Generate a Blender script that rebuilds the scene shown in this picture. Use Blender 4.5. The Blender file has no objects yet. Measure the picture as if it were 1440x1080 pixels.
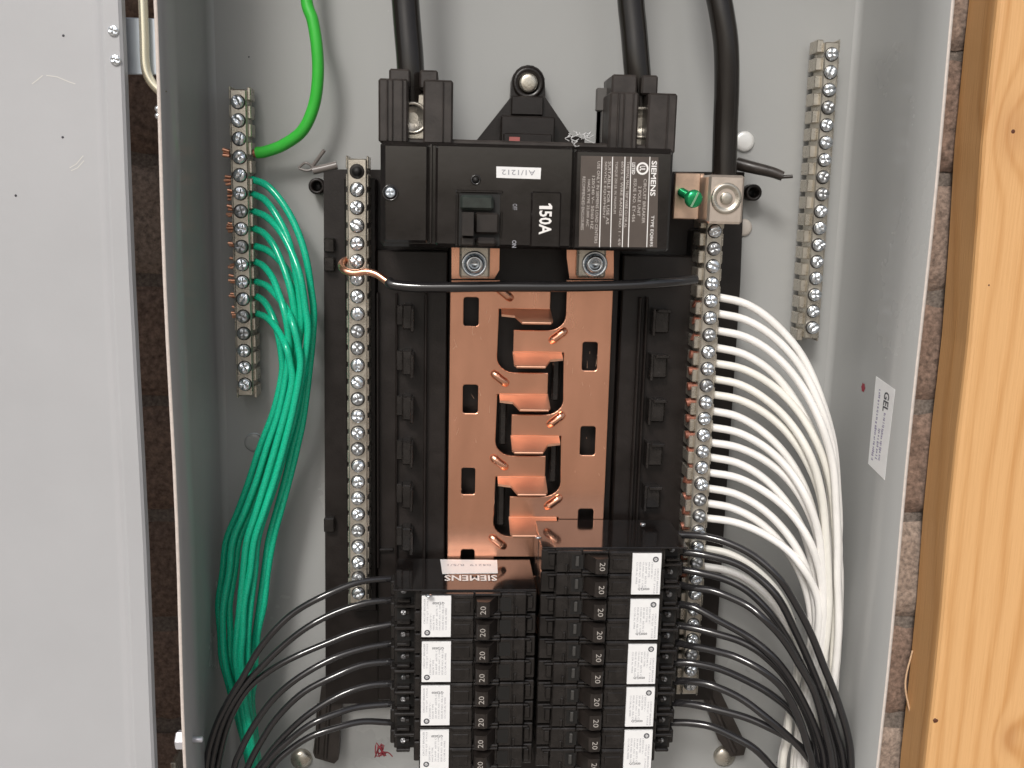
import bpy, bmesh, math, random
from mathutils import Vector, Matrix
random.seed(7)
S = bpy.context.scene
COL = S.collection

# ------------------------------------------------------------------ camera
F_PX = 1395.4
def _unit(v): return v.normalized()
_down = _unit(Vector((545-720, 8000-540, F_PX)))
_norm = _unit(Vector((635-720, 277-540, F_PX)))
_xax = _down.cross(_norm)
_norm = _xax.cross(_down)
D = 0.57359
CAM = Vector((-0.0368277, -0.57359, 0.10748))
def ray(u, v):
    r = Vector((u-720, v-540, F_PX))
    return Vector((_xax.dot(r), _norm.dot(r), -_down.dot(r)))
def P(u, v, d=0.0):
    """point of the place seen at pixel (u, v) of the 1440 px photograph, d metres in front of the back sheet"""
    r = ray(u, v)
    return CAM + r*((D-d)/r.y)
def PX(u, v, d): return P(u, v, d).x
def PZ(u, v, d): return P(u, v, d).z
def mpp(u, v, d):
    """metres per photo pixel there"""
    return (P(u+1, v, d)-P(u, v, d)).length
cam_data = bpy.data.cameras.new('camera')
cam = bpy.data.objects.new('camera', cam_data)
COL.objects.link(cam)
cr = Vector((_xax.x, _norm.x, -_down.x)); cd = Vector((_xax.y, _norm.y, -_down.y)); cf = Vector((_xax.z, _norm.z, -_down.z))
M = Matrix((( cr.x, -cd.x, -cf.x), (cr.y, -cd.y, -cf.y), (cr.z, -cd.z, -cf.z)))
E3 = [Vector((1,0,0)), Vector((0,1,0)), Vector((0,0,1))]
Rm = Matrix((_xax, _norm, -_down))          # image axes -> world
right, imgdown, fwd = Rm @ E3[0], Rm @ E3[1], Rm @ E3[2]
M = Matrix((right, -imgdown, -fwd)).transposed().to_4x4()
M.translation = CAM
cam.matrix_world = M
cam_data.sensor_width = 36.0
cam_data.lens = F_PX/1440*36.0
cam_data.clip_start = 0.01
cam_data.clip_end = 50
S.camera = cam

# ------------------------------------------------------------------ world, sun, exposure
SUN_DIR = Vector((-0.27, -0.72, 0.66)).normalized()      # from the scene to the sun
el = math.asin(SUN_DIR.z); rot = math.atan2(SUN_DIR.x, SUN_DIR.y)
world = bpy.data.worlds.new('World'); S.world = world
world.use_nodes = True
wn = world.node_tree.nodes; wl = world.node_tree.links
bg = wn['Background']
sky = wn.new('ShaderNodeTexSky'); sky.sky_type = 'NISHITA'; sky.sun_disc = False
sky.sun_elevation = el; sky.sun_rotation = rot
sky.air_density = 1.0; sky.dust_density = 3.5; sky.ozone_density = 0.6
hs = wn.new('ShaderNodeHueSaturation'); hs.inputs['Saturation'].default_value = 0.45      # thin overcast: a paler sky
wl.new(sky.outputs['Color'], hs.inputs['Color']); wl.new(hs.outputs['Color'], bg.inputs['Color'])
bg.inputs['Strength'].default_value = 0.10
sd = bpy.data.lights.new('sun', 'SUN'); sun = bpy.data.objects.new('sun', sd); COL.objects.link(sun)
sd.energy = 1.8; sd.angle = math.radians(13); sd.color = (1.0, 0.965, 0.92)
sun.rotation_euler = SUN_DIR.to_track_quat('Z', 'Y').to_euler()
sun.location = SUN_DIR*3
S.view_settings.view_transform = 'Standard'; S.view_settings.look = 'None'
S.view_settings.gamma = 1.0; S.view_settings.exposure = 0.16

# ------------------------------------------------------------------ materials
def mat(name, col, rough=0.5, metal=0.0, bump=0.0, bscale=400.0, var=0.0, vscale=30.0, rvar=0.0, stretch=(1,1,1), spec=0.5, coat=0.0):
    m = bpy.data.materials.new(name); m.use_nodes = True
    nt = m.node_tree; N = nt.nodes; L = nt.links
    b = N['Principled BSDF']
    b.inputs['Base Color'].default_value = (*col, 1); b.inputs['Roughness'].default_value = rough
    b.inputs['Metallic'].default_value = metal; b.inputs['Specular IOR Level'].default_value = spec
    b.inputs['Coat Weight'].default_value = coat
    g = N.new('ShaderNodeNewGeometry'); mp = N.new('ShaderNodeMapping')
    mp.inputs['Scale'].default_value = stretch
    L.new(g.outputs['Position'], mp.inputs['Vector'])
    if var or rvar:
        n = N.new('ShaderNodeTexNoise'); n.inputs['Scale'].default_value = vscale; n.inputs['Detail'].default_value = 6
        n.inputs['Roughness'].default_value = 0.62
        L.new(mp.outputs[0], n.inputs['Vector'])
        if var:
            r = N.new('ShaderNodeValToRGB')
            r.color_ramp.elements[0].position = 0.3; r.color_ramp.elements[1].position = 0.7
            r.color_ramp.elements[0].color = (*[c*(1-var) for c in col], 1)
            r.color_ramp.elements[1].color = (*[min(1, c*(1+var)) for c in col], 1)
            L.new(n.outputs['Fac'], r.inputs['Fac']); L.new(r.outputs['Color'], b.inputs['Base Color'])
        if rvar:
            mr = N.new('ShaderNodeMapRange'); mr.inputs['From Min'].default_value = 0.3; mr.inputs['From Max'].default_value = 0.7
            mr.inputs['To Min'].default_value = max(0.02, rough-rvar); mr.inputs['To Max'].default_value = rough+rvar
            L.new(n.outputs['Fac'], mr.inputs['Value']); L.new(mr.outputs[0], b.inputs['Roughness'])
    if bump:
        n2 = N.new('ShaderNodeTexNoise'); n2.inputs['Scale'].default_value = bscale; n2.inputs['Detail'].default_value = 4
        L.new(mp.outputs[0], n2.inputs['Vector'])
        bp = N.new('ShaderNodeBump'); bp.inputs['Strength'].default_value = bump; bp.inputs['Distance'].default_value = 0.0006
        L.new(n2.outputs['Fac'], bp.inputs['Height']); L.new(bp.outputs['Normal'], b.inputs['Normal'])
    return m
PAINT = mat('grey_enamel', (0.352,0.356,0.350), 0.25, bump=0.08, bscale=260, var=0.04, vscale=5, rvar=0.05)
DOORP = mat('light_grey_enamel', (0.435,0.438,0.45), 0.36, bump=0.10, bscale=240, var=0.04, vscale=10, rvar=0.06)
EDGE = mat('bare_sheet_edge', (0.62,0.55,0.50), 0.4, var=0.1, vscale=300)
BLACK = mat('black_base_plastic', (0.0115,0.0085,0.0075), 0.38, spec=0.4, bump=0.12, bscale=900, var=0.35, vscale=60, rvar=0.1)
BAKE = mat('black_glossy_phenolic', (0.011,0.009,0.0085), 0.12, bump=0.03, bscale=400, var=0.3, vscale=80, rvar=0.05, coat=0.5)
MOULD = mat('black_moulded_case', (0.015,0.013,0.012), 0.19, bump=0.07, bscale=500, var=0.45, vscale=120, rvar=0.1)
SHROUD = mat('dark_brown_grey_plastic', (0.030,0.024,0.021), 0.40, bump=0.1, bscale=700, var=0.4, vscale=90, rvar=0.1)
HANDLE = mat('worn_black_handle', (0.020,0.016,0.014), 0.34, var=0.3, vscale=200)
DARK = mat('deep_black', (0.004,0.0035,0.003), 0.6)
PLATE = mat('dark_label_film', (0.085,0.068,0.058), 0.35, var=0.12, vscale=60)
COPPER = mat('copper_sheet', (0.90,0.47,0.315), 0.24, 0.97, var=0.08, vscale=40, rvar=0.05, stretch=(1,1,0.25))
STAB = mat('bent_copper_blade', (0.72,0.40,0.27), 0.36, 0.75, var=0.08, vscale=60, rvar=0.06)
COPW = mat('copper_wire', (0.80,0.42,0.28), 0.3, 0.85, var=0.2, vscale=400)
COPD = mat('tarnished_copper', (0.27,0.105,0.07), 0.5, 0.5, var=0.35, vscale=500)
TIN = mat('tin_plated_aluminium', (0.56,0.52,0.45), 0.30, 0.85, bump=0.1, bscale=800, var=0.12, vscale=160, rvar=0.1)
ZINC = mat('zinc_plated_steel', (0.72,0.76,0.80), 0.2, 0.92, var=0.15, vscale=500, rvar=0.08)
GALV = mat('galvanised_steel', (0.50,0.55,0.60), 0.40, 0.6, var=0.12, vscale=50)
BRASSY = mat('yellow_zinc_rod', (0.75,0.70,0.55), 0.22, 0.85)
WHITE = mat('white_wire_insulation', (0.82,0.80,0.77), 0.36, var=0.05, vscale=60, bump=0.04)
WHITE2 = mat('cream_wire_insulation', (0.78,0.76,0.70), 0.40, var=0.05, vscale=60, bump=0.04)
BLK = mat('black_wire_insulation', (0.018,0.017,0.018), 0.13, spec=0.8, bump=0.03, bscale=300, rvar=0.05, vscale=100)
CAB = mat('black_cable_jacket', (0.014,0.0115,0.010), 0.17, bump=0.06, bscale=200, stretch=(1,1,0.15), rvar=0.08, vscale=40)
GREEN = mat('green_wire_insulation', (0.010,0.46,0.265), 0.17, var=0.28, vscale=1400, rvar=0.05)
LIME = mat('bright_green_cable_jacket', (0.045,0.47,0.05), 0.32, var=0.08, vscale=40)
GSCREW = mat('green_dyed_zinc', (0.03,0.42,0.16), 0.2, 0.7)
PAPER = mat('white_paper_label', (0.80,0.80,0.80), 0.4, var=0.03, vscale=200)
INKW = mat('white_print', (0.82,0.80,0.78), 0.5)
INKG = mat('grey_print', (0.30,0.30,0.33), 0.6)
INKD = mat('dark_print', (0.06,0.06,0.07), 0.6)
INKR = mat('red_ink', (0.30,0.03,0.05), 0.6)
MORTAR = mat('sandy_mortar', (0.20,0.165,0.14), 0.95, bump=1.0, bscale=900, var=0.45, vscale=500)
FLUFF = mat('grey_fluff', (0.55,0.55,0.55), 0.9)
CLEARP = mat('smoky_plastic', (0.18,0.16,0.15), 0.3)
def brick_mat(i, c):
    return mat('brown_brick_%s' % i, c, 0.9, bump=1.0, bscale=420, var=0.55, vscale=330)
BRICKS = [brick_mat(n, c) for n, c in (('a',(0.22,0.15,0.115)), ('b',(0.27,0.20,0.16)), ('c',(0.19,0.13,0.10)), ('d',(0.31,0.24,0.195)))]

def wood_mat():
    m = bpy.data.materials.new('pine_grain'); m.use_nodes = True
    nt = m.node_tree; N = nt.nodes; L = nt.links; b = N['Principled BSDF']
    b.inputs['Roughness'].default_value = 0.55
    g = N.new('ShaderNodeNewGeometry')
    sep = N.new('ShaderNodeSeparateXYZ'); L.new(g.outputs['Position'], sep.inputs[0])
    def math_(op, a, bb=None, c=None):
        n = N.new('ShaderNodeMath'); n.operation = op
        for i, v in enumerate((a, bb, c)):
            if v is None: continue
            if isinstance(v, (int, float)): n.inputs[i].default_value = v
            else: L.new(v, n.inputs[i])
        return n.outputs[0]
    mp = N.new('ShaderNodeMapping'); mp.inputs['Scale'].default_value = (1, 1, 0.13); L.new(g.outputs['Position'], mp.inputs[0])
    no = N.new('ShaderNodeTexNoise'); no.inputs['Scale'].default_value = 22; no.inputs['Detail'].default_value = 2; L.new(mp.outputs[0], no.inputs['Vector'])
    fld = math_('MULTIPLY_ADD', no.outputs['Fac'], 0.030, sep.outputs['X'])
    fld = math_('MULTIPLY_ADD', sep.outputs['Y'], 0.55, fld)
    dark = None
    for (u, v, s, amp) in ((1425,183,0.016,0.020), (1370,150,0.010,-0.009), (1418,1035,0.010,0.012)):
        k = P(u, v, 0.03)
        sub = N.new('ShaderNodeVectorMath'); sub.operation = 'SUBTRACT'; L.new(g.outputs['Position'], sub.inputs[0]); sub.inputs[1].default_value = k
        sc = N.new('ShaderNodeVectorMath'); sc.operation = 'MULTIPLY'; L.new(sub.outputs[0], sc.inputs[0]); sc.inputs[1].default_value = (1/s, 0.5/s, 0.62/s)
        ln = N.new('ShaderNodeVectorMath'); ln.operation = 'LENGTH'; L.new(sc.outputs[0], ln.inputs[0])
        d2 = math_('MULTIPLY', ln.outputs['Value'], ln.outputs['Value'])
        e = math_('EXPONENT', math_('MULTIPLY', d2, -1.0))
        fld = math_('MULTIPLY_ADD', e, amp, fld)
        e2 = math_('EXPONENT', math_('MULTIPLY', d2, -2.2))
        dark = e2 if dark is None else math_('ADD', dark, e2)
    ph = math_('MULTIPLY', fld, 430.0)
    sn = math_('SINE', ph)
    sn = math_('MULTIPLY_ADD', sn, 0.5, 0.5)
    sn = math_('POWER', sn, 3.0)
    no2 = N.new('ShaderNodeTexNoise'); no2.inputs['Scale'].default_value = 9; no2.inputs['Detail'].default_value = 2; L.new(mp.outputs[0], no2.inputs['Vector'])
    amt = math_('MULTIPLY', sn, math_('MULTIPLY', no2.outputs['Fac'], 1.1))
    mp3 = N.new('ShaderNodeMapping'); mp3.inputs['Scale'].default_value = (1, 1, 0.03); L.new(g.outputs['Position'], mp3.inputs[0])
    no3 = N.new('ShaderNodeTexNoise'); no3.inputs['Scale'].default_value = 900; no3.inputs['Detail'].default_value = 3; L.new(mp3.outputs[0], no3.inputs['Vector'])
    amt = math_('ADD', amt, math_('MULTIPLY', math_('SUBTRACT', no3.outputs['Fac'], 0.5), 0.9))
    rmp = N.new('ShaderNodeValToRGB'); L.new(amt, rmp.inputs['Fac'])
    rmp.color_ramp.elements[0].position = 0.0; rmp.color_ramp.elements[0].color = (0.72,0.415,0.18,1)
    rmp.color_ramp.elements[1].position = 0.8; rmp.color_ramp.elements[1].color = (0.58,0.29,0.10,1)
    mx = N.new('ShaderNodeMix'); mx.data_type = 'RGBA'; L.new(math_('MULTIPLY', dark, 0.3), mx.inputs['Factor'])
    L.new(rmp.outputs[0], mx.inputs['A']); mx.inputs['B'].default_value = (0.30,0.10,0.025,1)
    L.new(mx.outputs['Result'], b.inputs['Base Color'])
    bp = N.new('ShaderNodeBump'); bp.inputs['Strength'].default_value = 0.5; bp.inputs['Distance'].default_value = 0.0005
    L.new(amt, bp.inputs['Height']); L.new(bp.outputs[0], b.inputs['Normal'])
    return m
WOOD = wood_mat()

# ------------------------------------------------------------------ mesh helpers
_txt = {}
def text_mesh(s, bold):
    k = (s, bold)
    if k not in _txt:
        cu = bpy.data.curves.new('t', 'FONT'); cu.body = s; cu.resolution_u = 2; cu.offset = 0.022 if bold else 0.0
        o = bpy.data.objects.new('t', cu); COL.objects.link(o)
        dg = bpy.context.evaluated_depsgraph_get(); dg.update()
        me = bpy.data.meshes.new_from_object(o.evaluated_get(dg))
        vs = [v.co.copy() for v in me.vertices]; fs = [tuple(p.vertices) for p in me.polygons]
        x0 = min(v.x for v in vs); x1 = max(v.x for v in vs); y0 = min(v.y for v in vs); y1 = max(v.y for v in vs)
        vs = [((v.x-x0)/(x1-x0)-0.5, (v.y-y0)/(y1-y0)-0.5) for v in vs]
        bpy.data.objects.remove(o); bpy.data.curves.remove(cu); bpy.data.meshes.remove(me)
        _txt[k] = (vs, fs)
    return _txt[k]

class MB:
    def __init__(s): s.v = []; s.f = []; s.sm = []; s.mi = []
    def add(s, vs, fs, smooth=False, mi=0):
        o = len(s.v); s.v += [Vector(v) for v in vs]
        for f in fs: s.f.append([i+o for i in f]); s.sm.append(smooth); s.mi.append(mi)
        return s
    def box(s, x0, x1, y0, y1, z0, z1, b=0.0, mi=0, M=None):
        lo = (min(x0,x1), min(y0,y1), min(z0,z1)); hi = (max(x0,x1), max(y0,y1), max(z0,z1))
        b = min(b, 0.45*min(hi[i]-lo[i] for i in range(3)))
        vs = []; idx = {}
        if b <= 0:
            for c in range(8): vs.append(Vector([(hi if c>>i & 1 else lo)[i] for i in range(3)]))
            fs = [(0,1,3,2),(4,6,7,5),(0,4,5,1),(2,3,7,6),(0,2,6,4),(1,5,7,3)]
        else:
            for c in range(8):
                for a in range(3):
                    p = []
                    for i in range(3):
                        s_ = 1 if c>>i & 1 else -1
                        e = (hi if s_ > 0 else lo)[i]
                        p.append(e if i == a else e - s_*b)
                    idx[c,a] = len(vs); vs.append(Vector(p))
            fs = []
            for a in range(3):
                o1, o2 = [i for i in range(3) if i != a]
                for sg in (0,1):
                    q = [(sg<<a)|(i<<o1)|(j<<o2) for i,j in ((0,0),(1,0),(1,1),(0,1))]
                    fs.append([idx[c,a] for c in q])
                for i in (0,1):
                    for j in (0,1):
                        c1 = (i<<o1)|(j<<o2); c2 = c1|(1<<a)
                        fs.append([idx[c1,o1], idx[c2,o1], idx[c2,o2], idx[c1,o2]])
            for c in range(8): fs.append([idx[c,0], idx[c,1], idx[c,2]])
            cen = sum(vs, Vector())/len(vs)
            out = []
            for f in fs:
                pts = [vs[i] for i in f]; n = (pts[1]-pts[0]).cross(pts[2]-pts[0])
                fc = sum(pts, Vector())/len(pts)
                out.append(f if n.dot(fc-cen) > 0 else list(reversed(f)))
            fs = out
        if b <= 0:
            cen = sum(vs, Vector())/8; out = []
            for f in fs:
                pts = [vs[i] for i in f]; n = (pts[1]-pts[0]).cross(pts[2]-pts[0]); fc = sum(pts, Vector())/4
                out.append(f if n.dot(fc-cen) > 0 else list(reversed(f)))
            fs = out
        if M is not None: vs = [M @ v for v in vs]
        return s.add(vs, fs, False, mi)
    def poly(s, front, back, mi=0):
        """solid between two matching outlines"""
        n = len(front)
        s.add(list(front)+list(back), [list(range(n)), list(range(2*n-1, n-1, -1))] + [[i, i+n, (i+1)%n+n, (i+1)%n] for i in range(n)], False, mi)
        return s
    def slab(s, pts, d0, d1, mi=0):
        """outline in (x, z), between depths d0 (back) and d1 (front)"""
        return s.poly([Vector((x,-d1,z)) for x,z in pts], [Vector((x,-d0,z)) for x,z in pts], mi)
    def lathe(s, c, ax, prof, n=20, mi=0, smooth=True, ux=None):
        """prof = [(radius, height along ax)]"""
        ax = Vector(ax).normalized(); ux = ax.orthogonal().normalized(); uy = ax.cross(ux)
        c = Vector(c); vs = []; fs = []
        for r, h in prof:
            for i in range(n):
                a = 2*math.pi*i/n; vs.append(c + ax*h + (ux*math.cos(a)+uy*math.sin(a))*r)
        for k in range(len(prof)-1):
            for i in range(n): fs.append([k*n+i, k*n+(i+1)%n, (k+1)*n+(i+1)%n, (k+1)*n+i])
        fs.append(list(range(n))[::-1]); fs.append([(len(prof)-1)*n+i for i in range(n)])
        return s.add(vs, fs, smooth, mi)
    def tube(s, pts, r, n=10, mi=0, sub=6, smooth=True, flat=None):
        pts = [Vector(p) for p in pts]
        if sub > 1 and len(pts) > 2:
            q = [pts[0]*2-pts[1]] + pts + [pts[-1]*2-pts[-2]]; out = []
            for i in range(1, len(q)-2):
                p0,p1,p2,p3 = q[i-1:i+3]
                for k in range(sub):
                    t = k/sub
                    out.append(0.5*((2*p1)+(p2-p0)*t+(2*p0-5*p1+4*p2-p3)*t*t+(3*p1-p0-3*p2+p3)*t**3))
            out.append(pts[-1]); pts = out
        rs = r if isinstance(r, (list, tuple)) else None
        vs = []; fs = []
        t0 = (pts[1]-pts[0]).normalized(); nrm = t0.orthogonal().normalized()
        for i, p in enumerate(pts):
            t = (pts[min(i+1, len(pts)-1)]-pts[max(i-1, 0)]).normalized()
            nrm = (nrm - t*nrm.dot(t)).normalized(); bi = t.cross(nrm)
            rr = r if rs is None else rs[0]+(rs[1]-rs[0])*i/(len(pts)-1)
            for k in range(n):
                a = 2*math.pi*k/n; vs.append(p + (nrm*math.cos(a)+bi*math.sin(a))*rr)
        m = len(pts)
        for i in range(m-1):
            for k in range(n): fs.append([i*n+k, i*n+(k+1)%n, (i+1)*n+(k+1)%n, (i+1)*n+k])
        s.add(vs, fs, smooth, mi)
        s.add([vs[k] for k in range(n)], [list(range(n))[::-1]], False, mi)
        s.add([vs[(m-1)*n+k] for k in range(n)], [list(range(n))], False, mi)
        return s
    def text(s, st, c, ux, uy, w, h, bold=False, mi=0):
        vs, fs = text_mesh(st, bold); c = Vector(c); ux = Vector(ux); uy = Vector(uy)
        return s.add([c+ux*x*w+uy*y*h for x, y in vs], fs, False, mi)
    def quad(s, a, b, c, d, mi=0): return s.add([a,b,c,d], [(0,1,2,3)], False, mi)
    def mesh(s, name, mats, org=Vector((0,0,0))):
        me = bpy.data.meshes.new(name)
        me.from_pydata([tuple(v-org) for v in s.v], [], s.f)
        for m in (mats if isinstance(mats, (list, tuple)) else [mats]): me.materials.append(m)
        for p, sm, mi in zip(me.polygons, s.sm, s.mi): p.use_smooth = sm; p.material_index = mi
        me.update(); return me

def rootloc(p):
    l = Vector((0,0,0))
    while p is not None: l += Vector(p.location); p = p.parent
    return l
def part(name, mb, mats, parent, label=None, kind=None):
    o = bpy.data.objects.new(name, mb.mesh(name, mats, rootloc(parent))); COL.objects.link(o); o.parent = parent
    if label: o['label'] = label
    if kind: o['kind'] = kind
    return o
def inst(name, me, parent, loc, rot=None, label=None):
    o = bpy.data.objects.new(name, me); COL.objects.link(o); o.parent = parent
    o.location = Vector(loc)-rootloc(parent)
    if rot is not None: o.rotation_euler = rot
    if label: o['label'] = label
    return o
def tag(o, label, cat, group=None):
    o['label'] = label; o['category'] = cat
    if group: o['group'] = group
    return o
def thing(name, label, cat, loc, group=None):
    o = bpy.data.objects.new(name, None); COL.objects.link(o); o.location = Vector(loc); o.empty_display_size = 0.01
    return tag(o, label, cat, group)
def solo(name, mb, mats, label, cat, group=None, org=None):
    org = org if org is not None else sum(mb.v, Vector())/len(mb.v)
    o = bpy.data.objects.new(name, mb.mesh(name, mats, org)); COL.objects.link(o); o.location = org
    return tag(o, label, cat, group)
X, Y, Z = Vector((1,0,0)), Vector((0,1,0)), Vector((0,0,1))
OUT = -Y        # towards the viewer, away from the back sheet

def curve_plate(outline, holes, d0, d1, bev, rnd=None):
    """plate with real holes and rounded edges, outline in (x, z)"""
    cu = bpy.data.curves.new('p', 'CURVE'); cu.dimensions = '2D'; cu.fill_mode = 'BOTH'
    for pl in [outline]+holes:
        sp = cu.splines.new('POLY'); sp.points.add(len(pl)-1); sp.use_cyclic_u = True
        for p, (x, z) in zip(sp.points, pl): p.co = (x, z, 0, 1)
    cu.extrude = abs(d1-d0)/2-bev; cu.bevel_depth = bev; cu.bevel_resolution = 1; cu.offset = -bev
    o = bpy.data.objects.new('p', cu); COL.objects.link(o)
    dg = bpy.context.evaluated_depsgraph_get(); dg.update()
    me = bpy.data.meshes.new_from_object(o.evaluated_get(dg))
    mid = (d0+d1)/2
    mb = MB()
    mb.add([Vector((v.co.x, -mid-v.co.z, v.co.y)) for v in me.vertices], [tuple(p.vertices) for p in me.polygons])
    bpy.data.objects.remove(o); bpy.data.curves.remove(cu); bpy.data.meshes.remove(me)
    return mb
def arc(cx, cz, rx, rz, a0, a1, n=7):
    return [(cx+rx*math.cos(math.radians(a0+(a1-a0)*i/n)), cz+rz*math.sin(math.radians(a0+(a1-a0)*i/n))) for i in range(n+1)]
def rrect(x0, x1, z0, z1, r, n=4):
    return (arc(x1-r, z1-r, r, r, 0, 90, n)+arc(x0+r, z1-r, r, r, 90, 180, n)+arc(x0+r, z0+r, r, r, 180, 270, n)+arc(x1-r, z0+r, r, r, 270, 360, n))

# screw meshes, axis towards the viewer, origin at the seat
def screw_mesh(name, r, h, m, slot='cross', dome=0.35, n=16):
    vs = []; fs = []
    prof = [(r, 0), (r, h*0.55), (r*0.93, h*0.8), (r*0.75, h*0.95), (r*0.5, h), (r*0.22, h*1.02)]
    for k, (rr, hh) in enumerate(prof):
        for i in range(n):
            a = 2*math.pi*i/n
            cut = (slot == 'cross' and i % (n//4) == 0 and k >= 3) or (slot == 'line' and i % (n//2) == 0 and k >= 2)
            y = -(hh - (h*0.55 if cut else 0))
            if slot == 'socket' and k >= 4: y = -(h*0.3)
            vs.append((rr*math.cos(a), y, rr*math.sin(a)))
    vs.append((0, -(h*0.35 if slot != 'none' else h*1.03), 0)); c = len(vs)-1
    for k in range(len(prof)-1):
        for i in range(n): fs.append([k*n+i, (k+1)*n+i, (k+1)*n+(i+1)%n, k*n+(i+1)%n][::-1])
    for i in range(n): fs.append([(len(prof)-1)*n+i, c, (len(prof)-1)*n+(i+1)%n][::-1])
    b = MB(); b.add(vs, fs, True)
    me = b.mesh(name, m)
    for p in me.polygons: p.use_smooth = True
    return me

# ------------------------------------------------------------------ unseen ground sheet, added for bounced light and reflections
mb = MB(); mb.quad(Vector((-15,-30,-1.25)), Vector((15,-30,-1.25)), Vector((15,0.06,-1.25)), Vector((-15,0.06,-1.25)))
g_ = bpy.data.objects.new('ground', mb.mesh('ground', mat('pale_dry_ground', (0.30,0.26,0.22), 0.9, var=0.25, vscale=3))); COL.objects.link(g_); g_['kind'] = 'structure'

# ------------------------------------------------------------------ brick wall
ZT, ZB = P(720,-330,0).z, P(720,1330,0).z
wall = thing('brick_wall', 'brown brick wall behind the grey enclosure, seen in the narrow gaps at its sides', 'wall', (0, 0.05, ZB))
mb = MB(); mb.box(-0.55, 0.55, 0.0095, 0.06, ZB-0.05, ZT+0.05); part('mortar', mb, MORTAR, wall)
zj = P(1350,75,0).z; pz = (zj-P(1300,1022,0).z)/6
k = 0
rb = random.Random(3)
for row in range(-3, 12):
    z1 = zj - row*pz - 0.0032; z0 = zj-(row+1)*pz + 0.0032
    if z0 > ZT+0.05 or z1 < ZB-0.05: continue
    off = 0.105 if row % 2 else 0.0
    for j in range(-3, 3):
        x0 = -0.03+off+j*0.212
        dy = rb.uniform(-0.0015, 0.0015)
        mb = MB(); nx_, nz_ = 26, 10; xa_, xb_ = x0+rb.uniform(0,.002), x0+0.202-rb.uniform(0,.002)
        vs = []; fs = []
        for a in range(nz_+1):
            for c_ in range(nx_+1):
                ed = min(a, nz_-a, c_, nx_-c_)
                yy = 0.005+dy+rb.uniform(-.0005,.0005)+(0.0042+rb.uniform(0,.0015) if ed == 0 else 0.0006 if ed == 1 else 0)
                jx = rb.uniform(-.0008,.0008); jz = rb.uniform(-.0010,.0010)
                vs.append((xa_+(xb_-xa_)*c_/nx_+jx, yy, z0+(z1-z0)*(a/nz_)**(1.0)+jz))
        for a in range(nz_):
            for c_ in range(nx_):
                q = a*(nx_+1)+c_; fs.append([q, q+1, q+nx_+2, q+nx_+1])
        mb.add(vs, fs, True); mb.box(xa_+.001, xb_-.001, 0.0101, 0.04, z0+.001, z1-.001)
        part('brick', mb, BRICKS[rb.randrange(4)], wall)

# ------------------------------------------------------------------ wooden board at the right
xt, xb = P(1364,0,0), P(1268,1080,0)
def bx(z): return xt.x+(xb.x-xt.x)*(z-xt.z)/(xb.z-xt.z)
mb = MB(); r = 0.0035; dw = 0.031
secs = [(0.0, 0.001), (0.0, -dw+r)] + [(r-r*math.cos(a), -dw+r-r*math.sin(a)) for a in (math.radians(30), math.radians(60), math.radians(90))] + [(0.14, -dw), (0.14, 0.001)]
rows = 14; vs = []; n = len(secs); fs = []
for i in range(rows+1):
    z = ZB-0.03+(ZT-ZB+0.06)*i/rows; wob = 0.0009*math.sin(i*1.7)+0.0006*math.sin(i*0.9+1)
    for j, (sx, sy) in enumerate(secs): vs.append((bx(z)+sx+(wob if j < 5 else 0), sy-0.0005, z))
for i in range(rows):
    for j in range(n-1): fs.append([i*n+j, i*n+j+1, (i+1)*n+j+1, (i+1)*n+j])
fs.append(list(range(n))[::-1]); fs.append([rows*n+j for j in range(n)])
mb.add(vs, fs)
wood = thing('wooden_board', 'knotty orange pine board standing upright right of the enclosure', 'board', (bx(ZB)+0.07, 0, ZB))
part('plank', mb, WOOD, wood)
for (u, v, rr) in ((1424,185,1.6), (1316,1013,1.7), (1390,401,0.7)):
    mb = MB(); c = P(u, v, dw); mb.lathe(c+OUT*0.0003, OUT, [(rr*0.0011,-0.002),(rr*0.0011,0),(rr*0.0006,0.0003)], 7)
    part('pitch_spot' if v != 1013 else 'nail_head', mb, mat('dark_resin', (0.10,0.03,0.012), 0.6), wood)
mb = MB(); mb.tube([P(1279,1000,0.004)-X*0, P(1273,960,0.004), P(1283,915,0.003)], 0.0006, 5); part('splinter', mb, mat('split_pine', (0.7,0.48,0.3), 0.7), wood)

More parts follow.
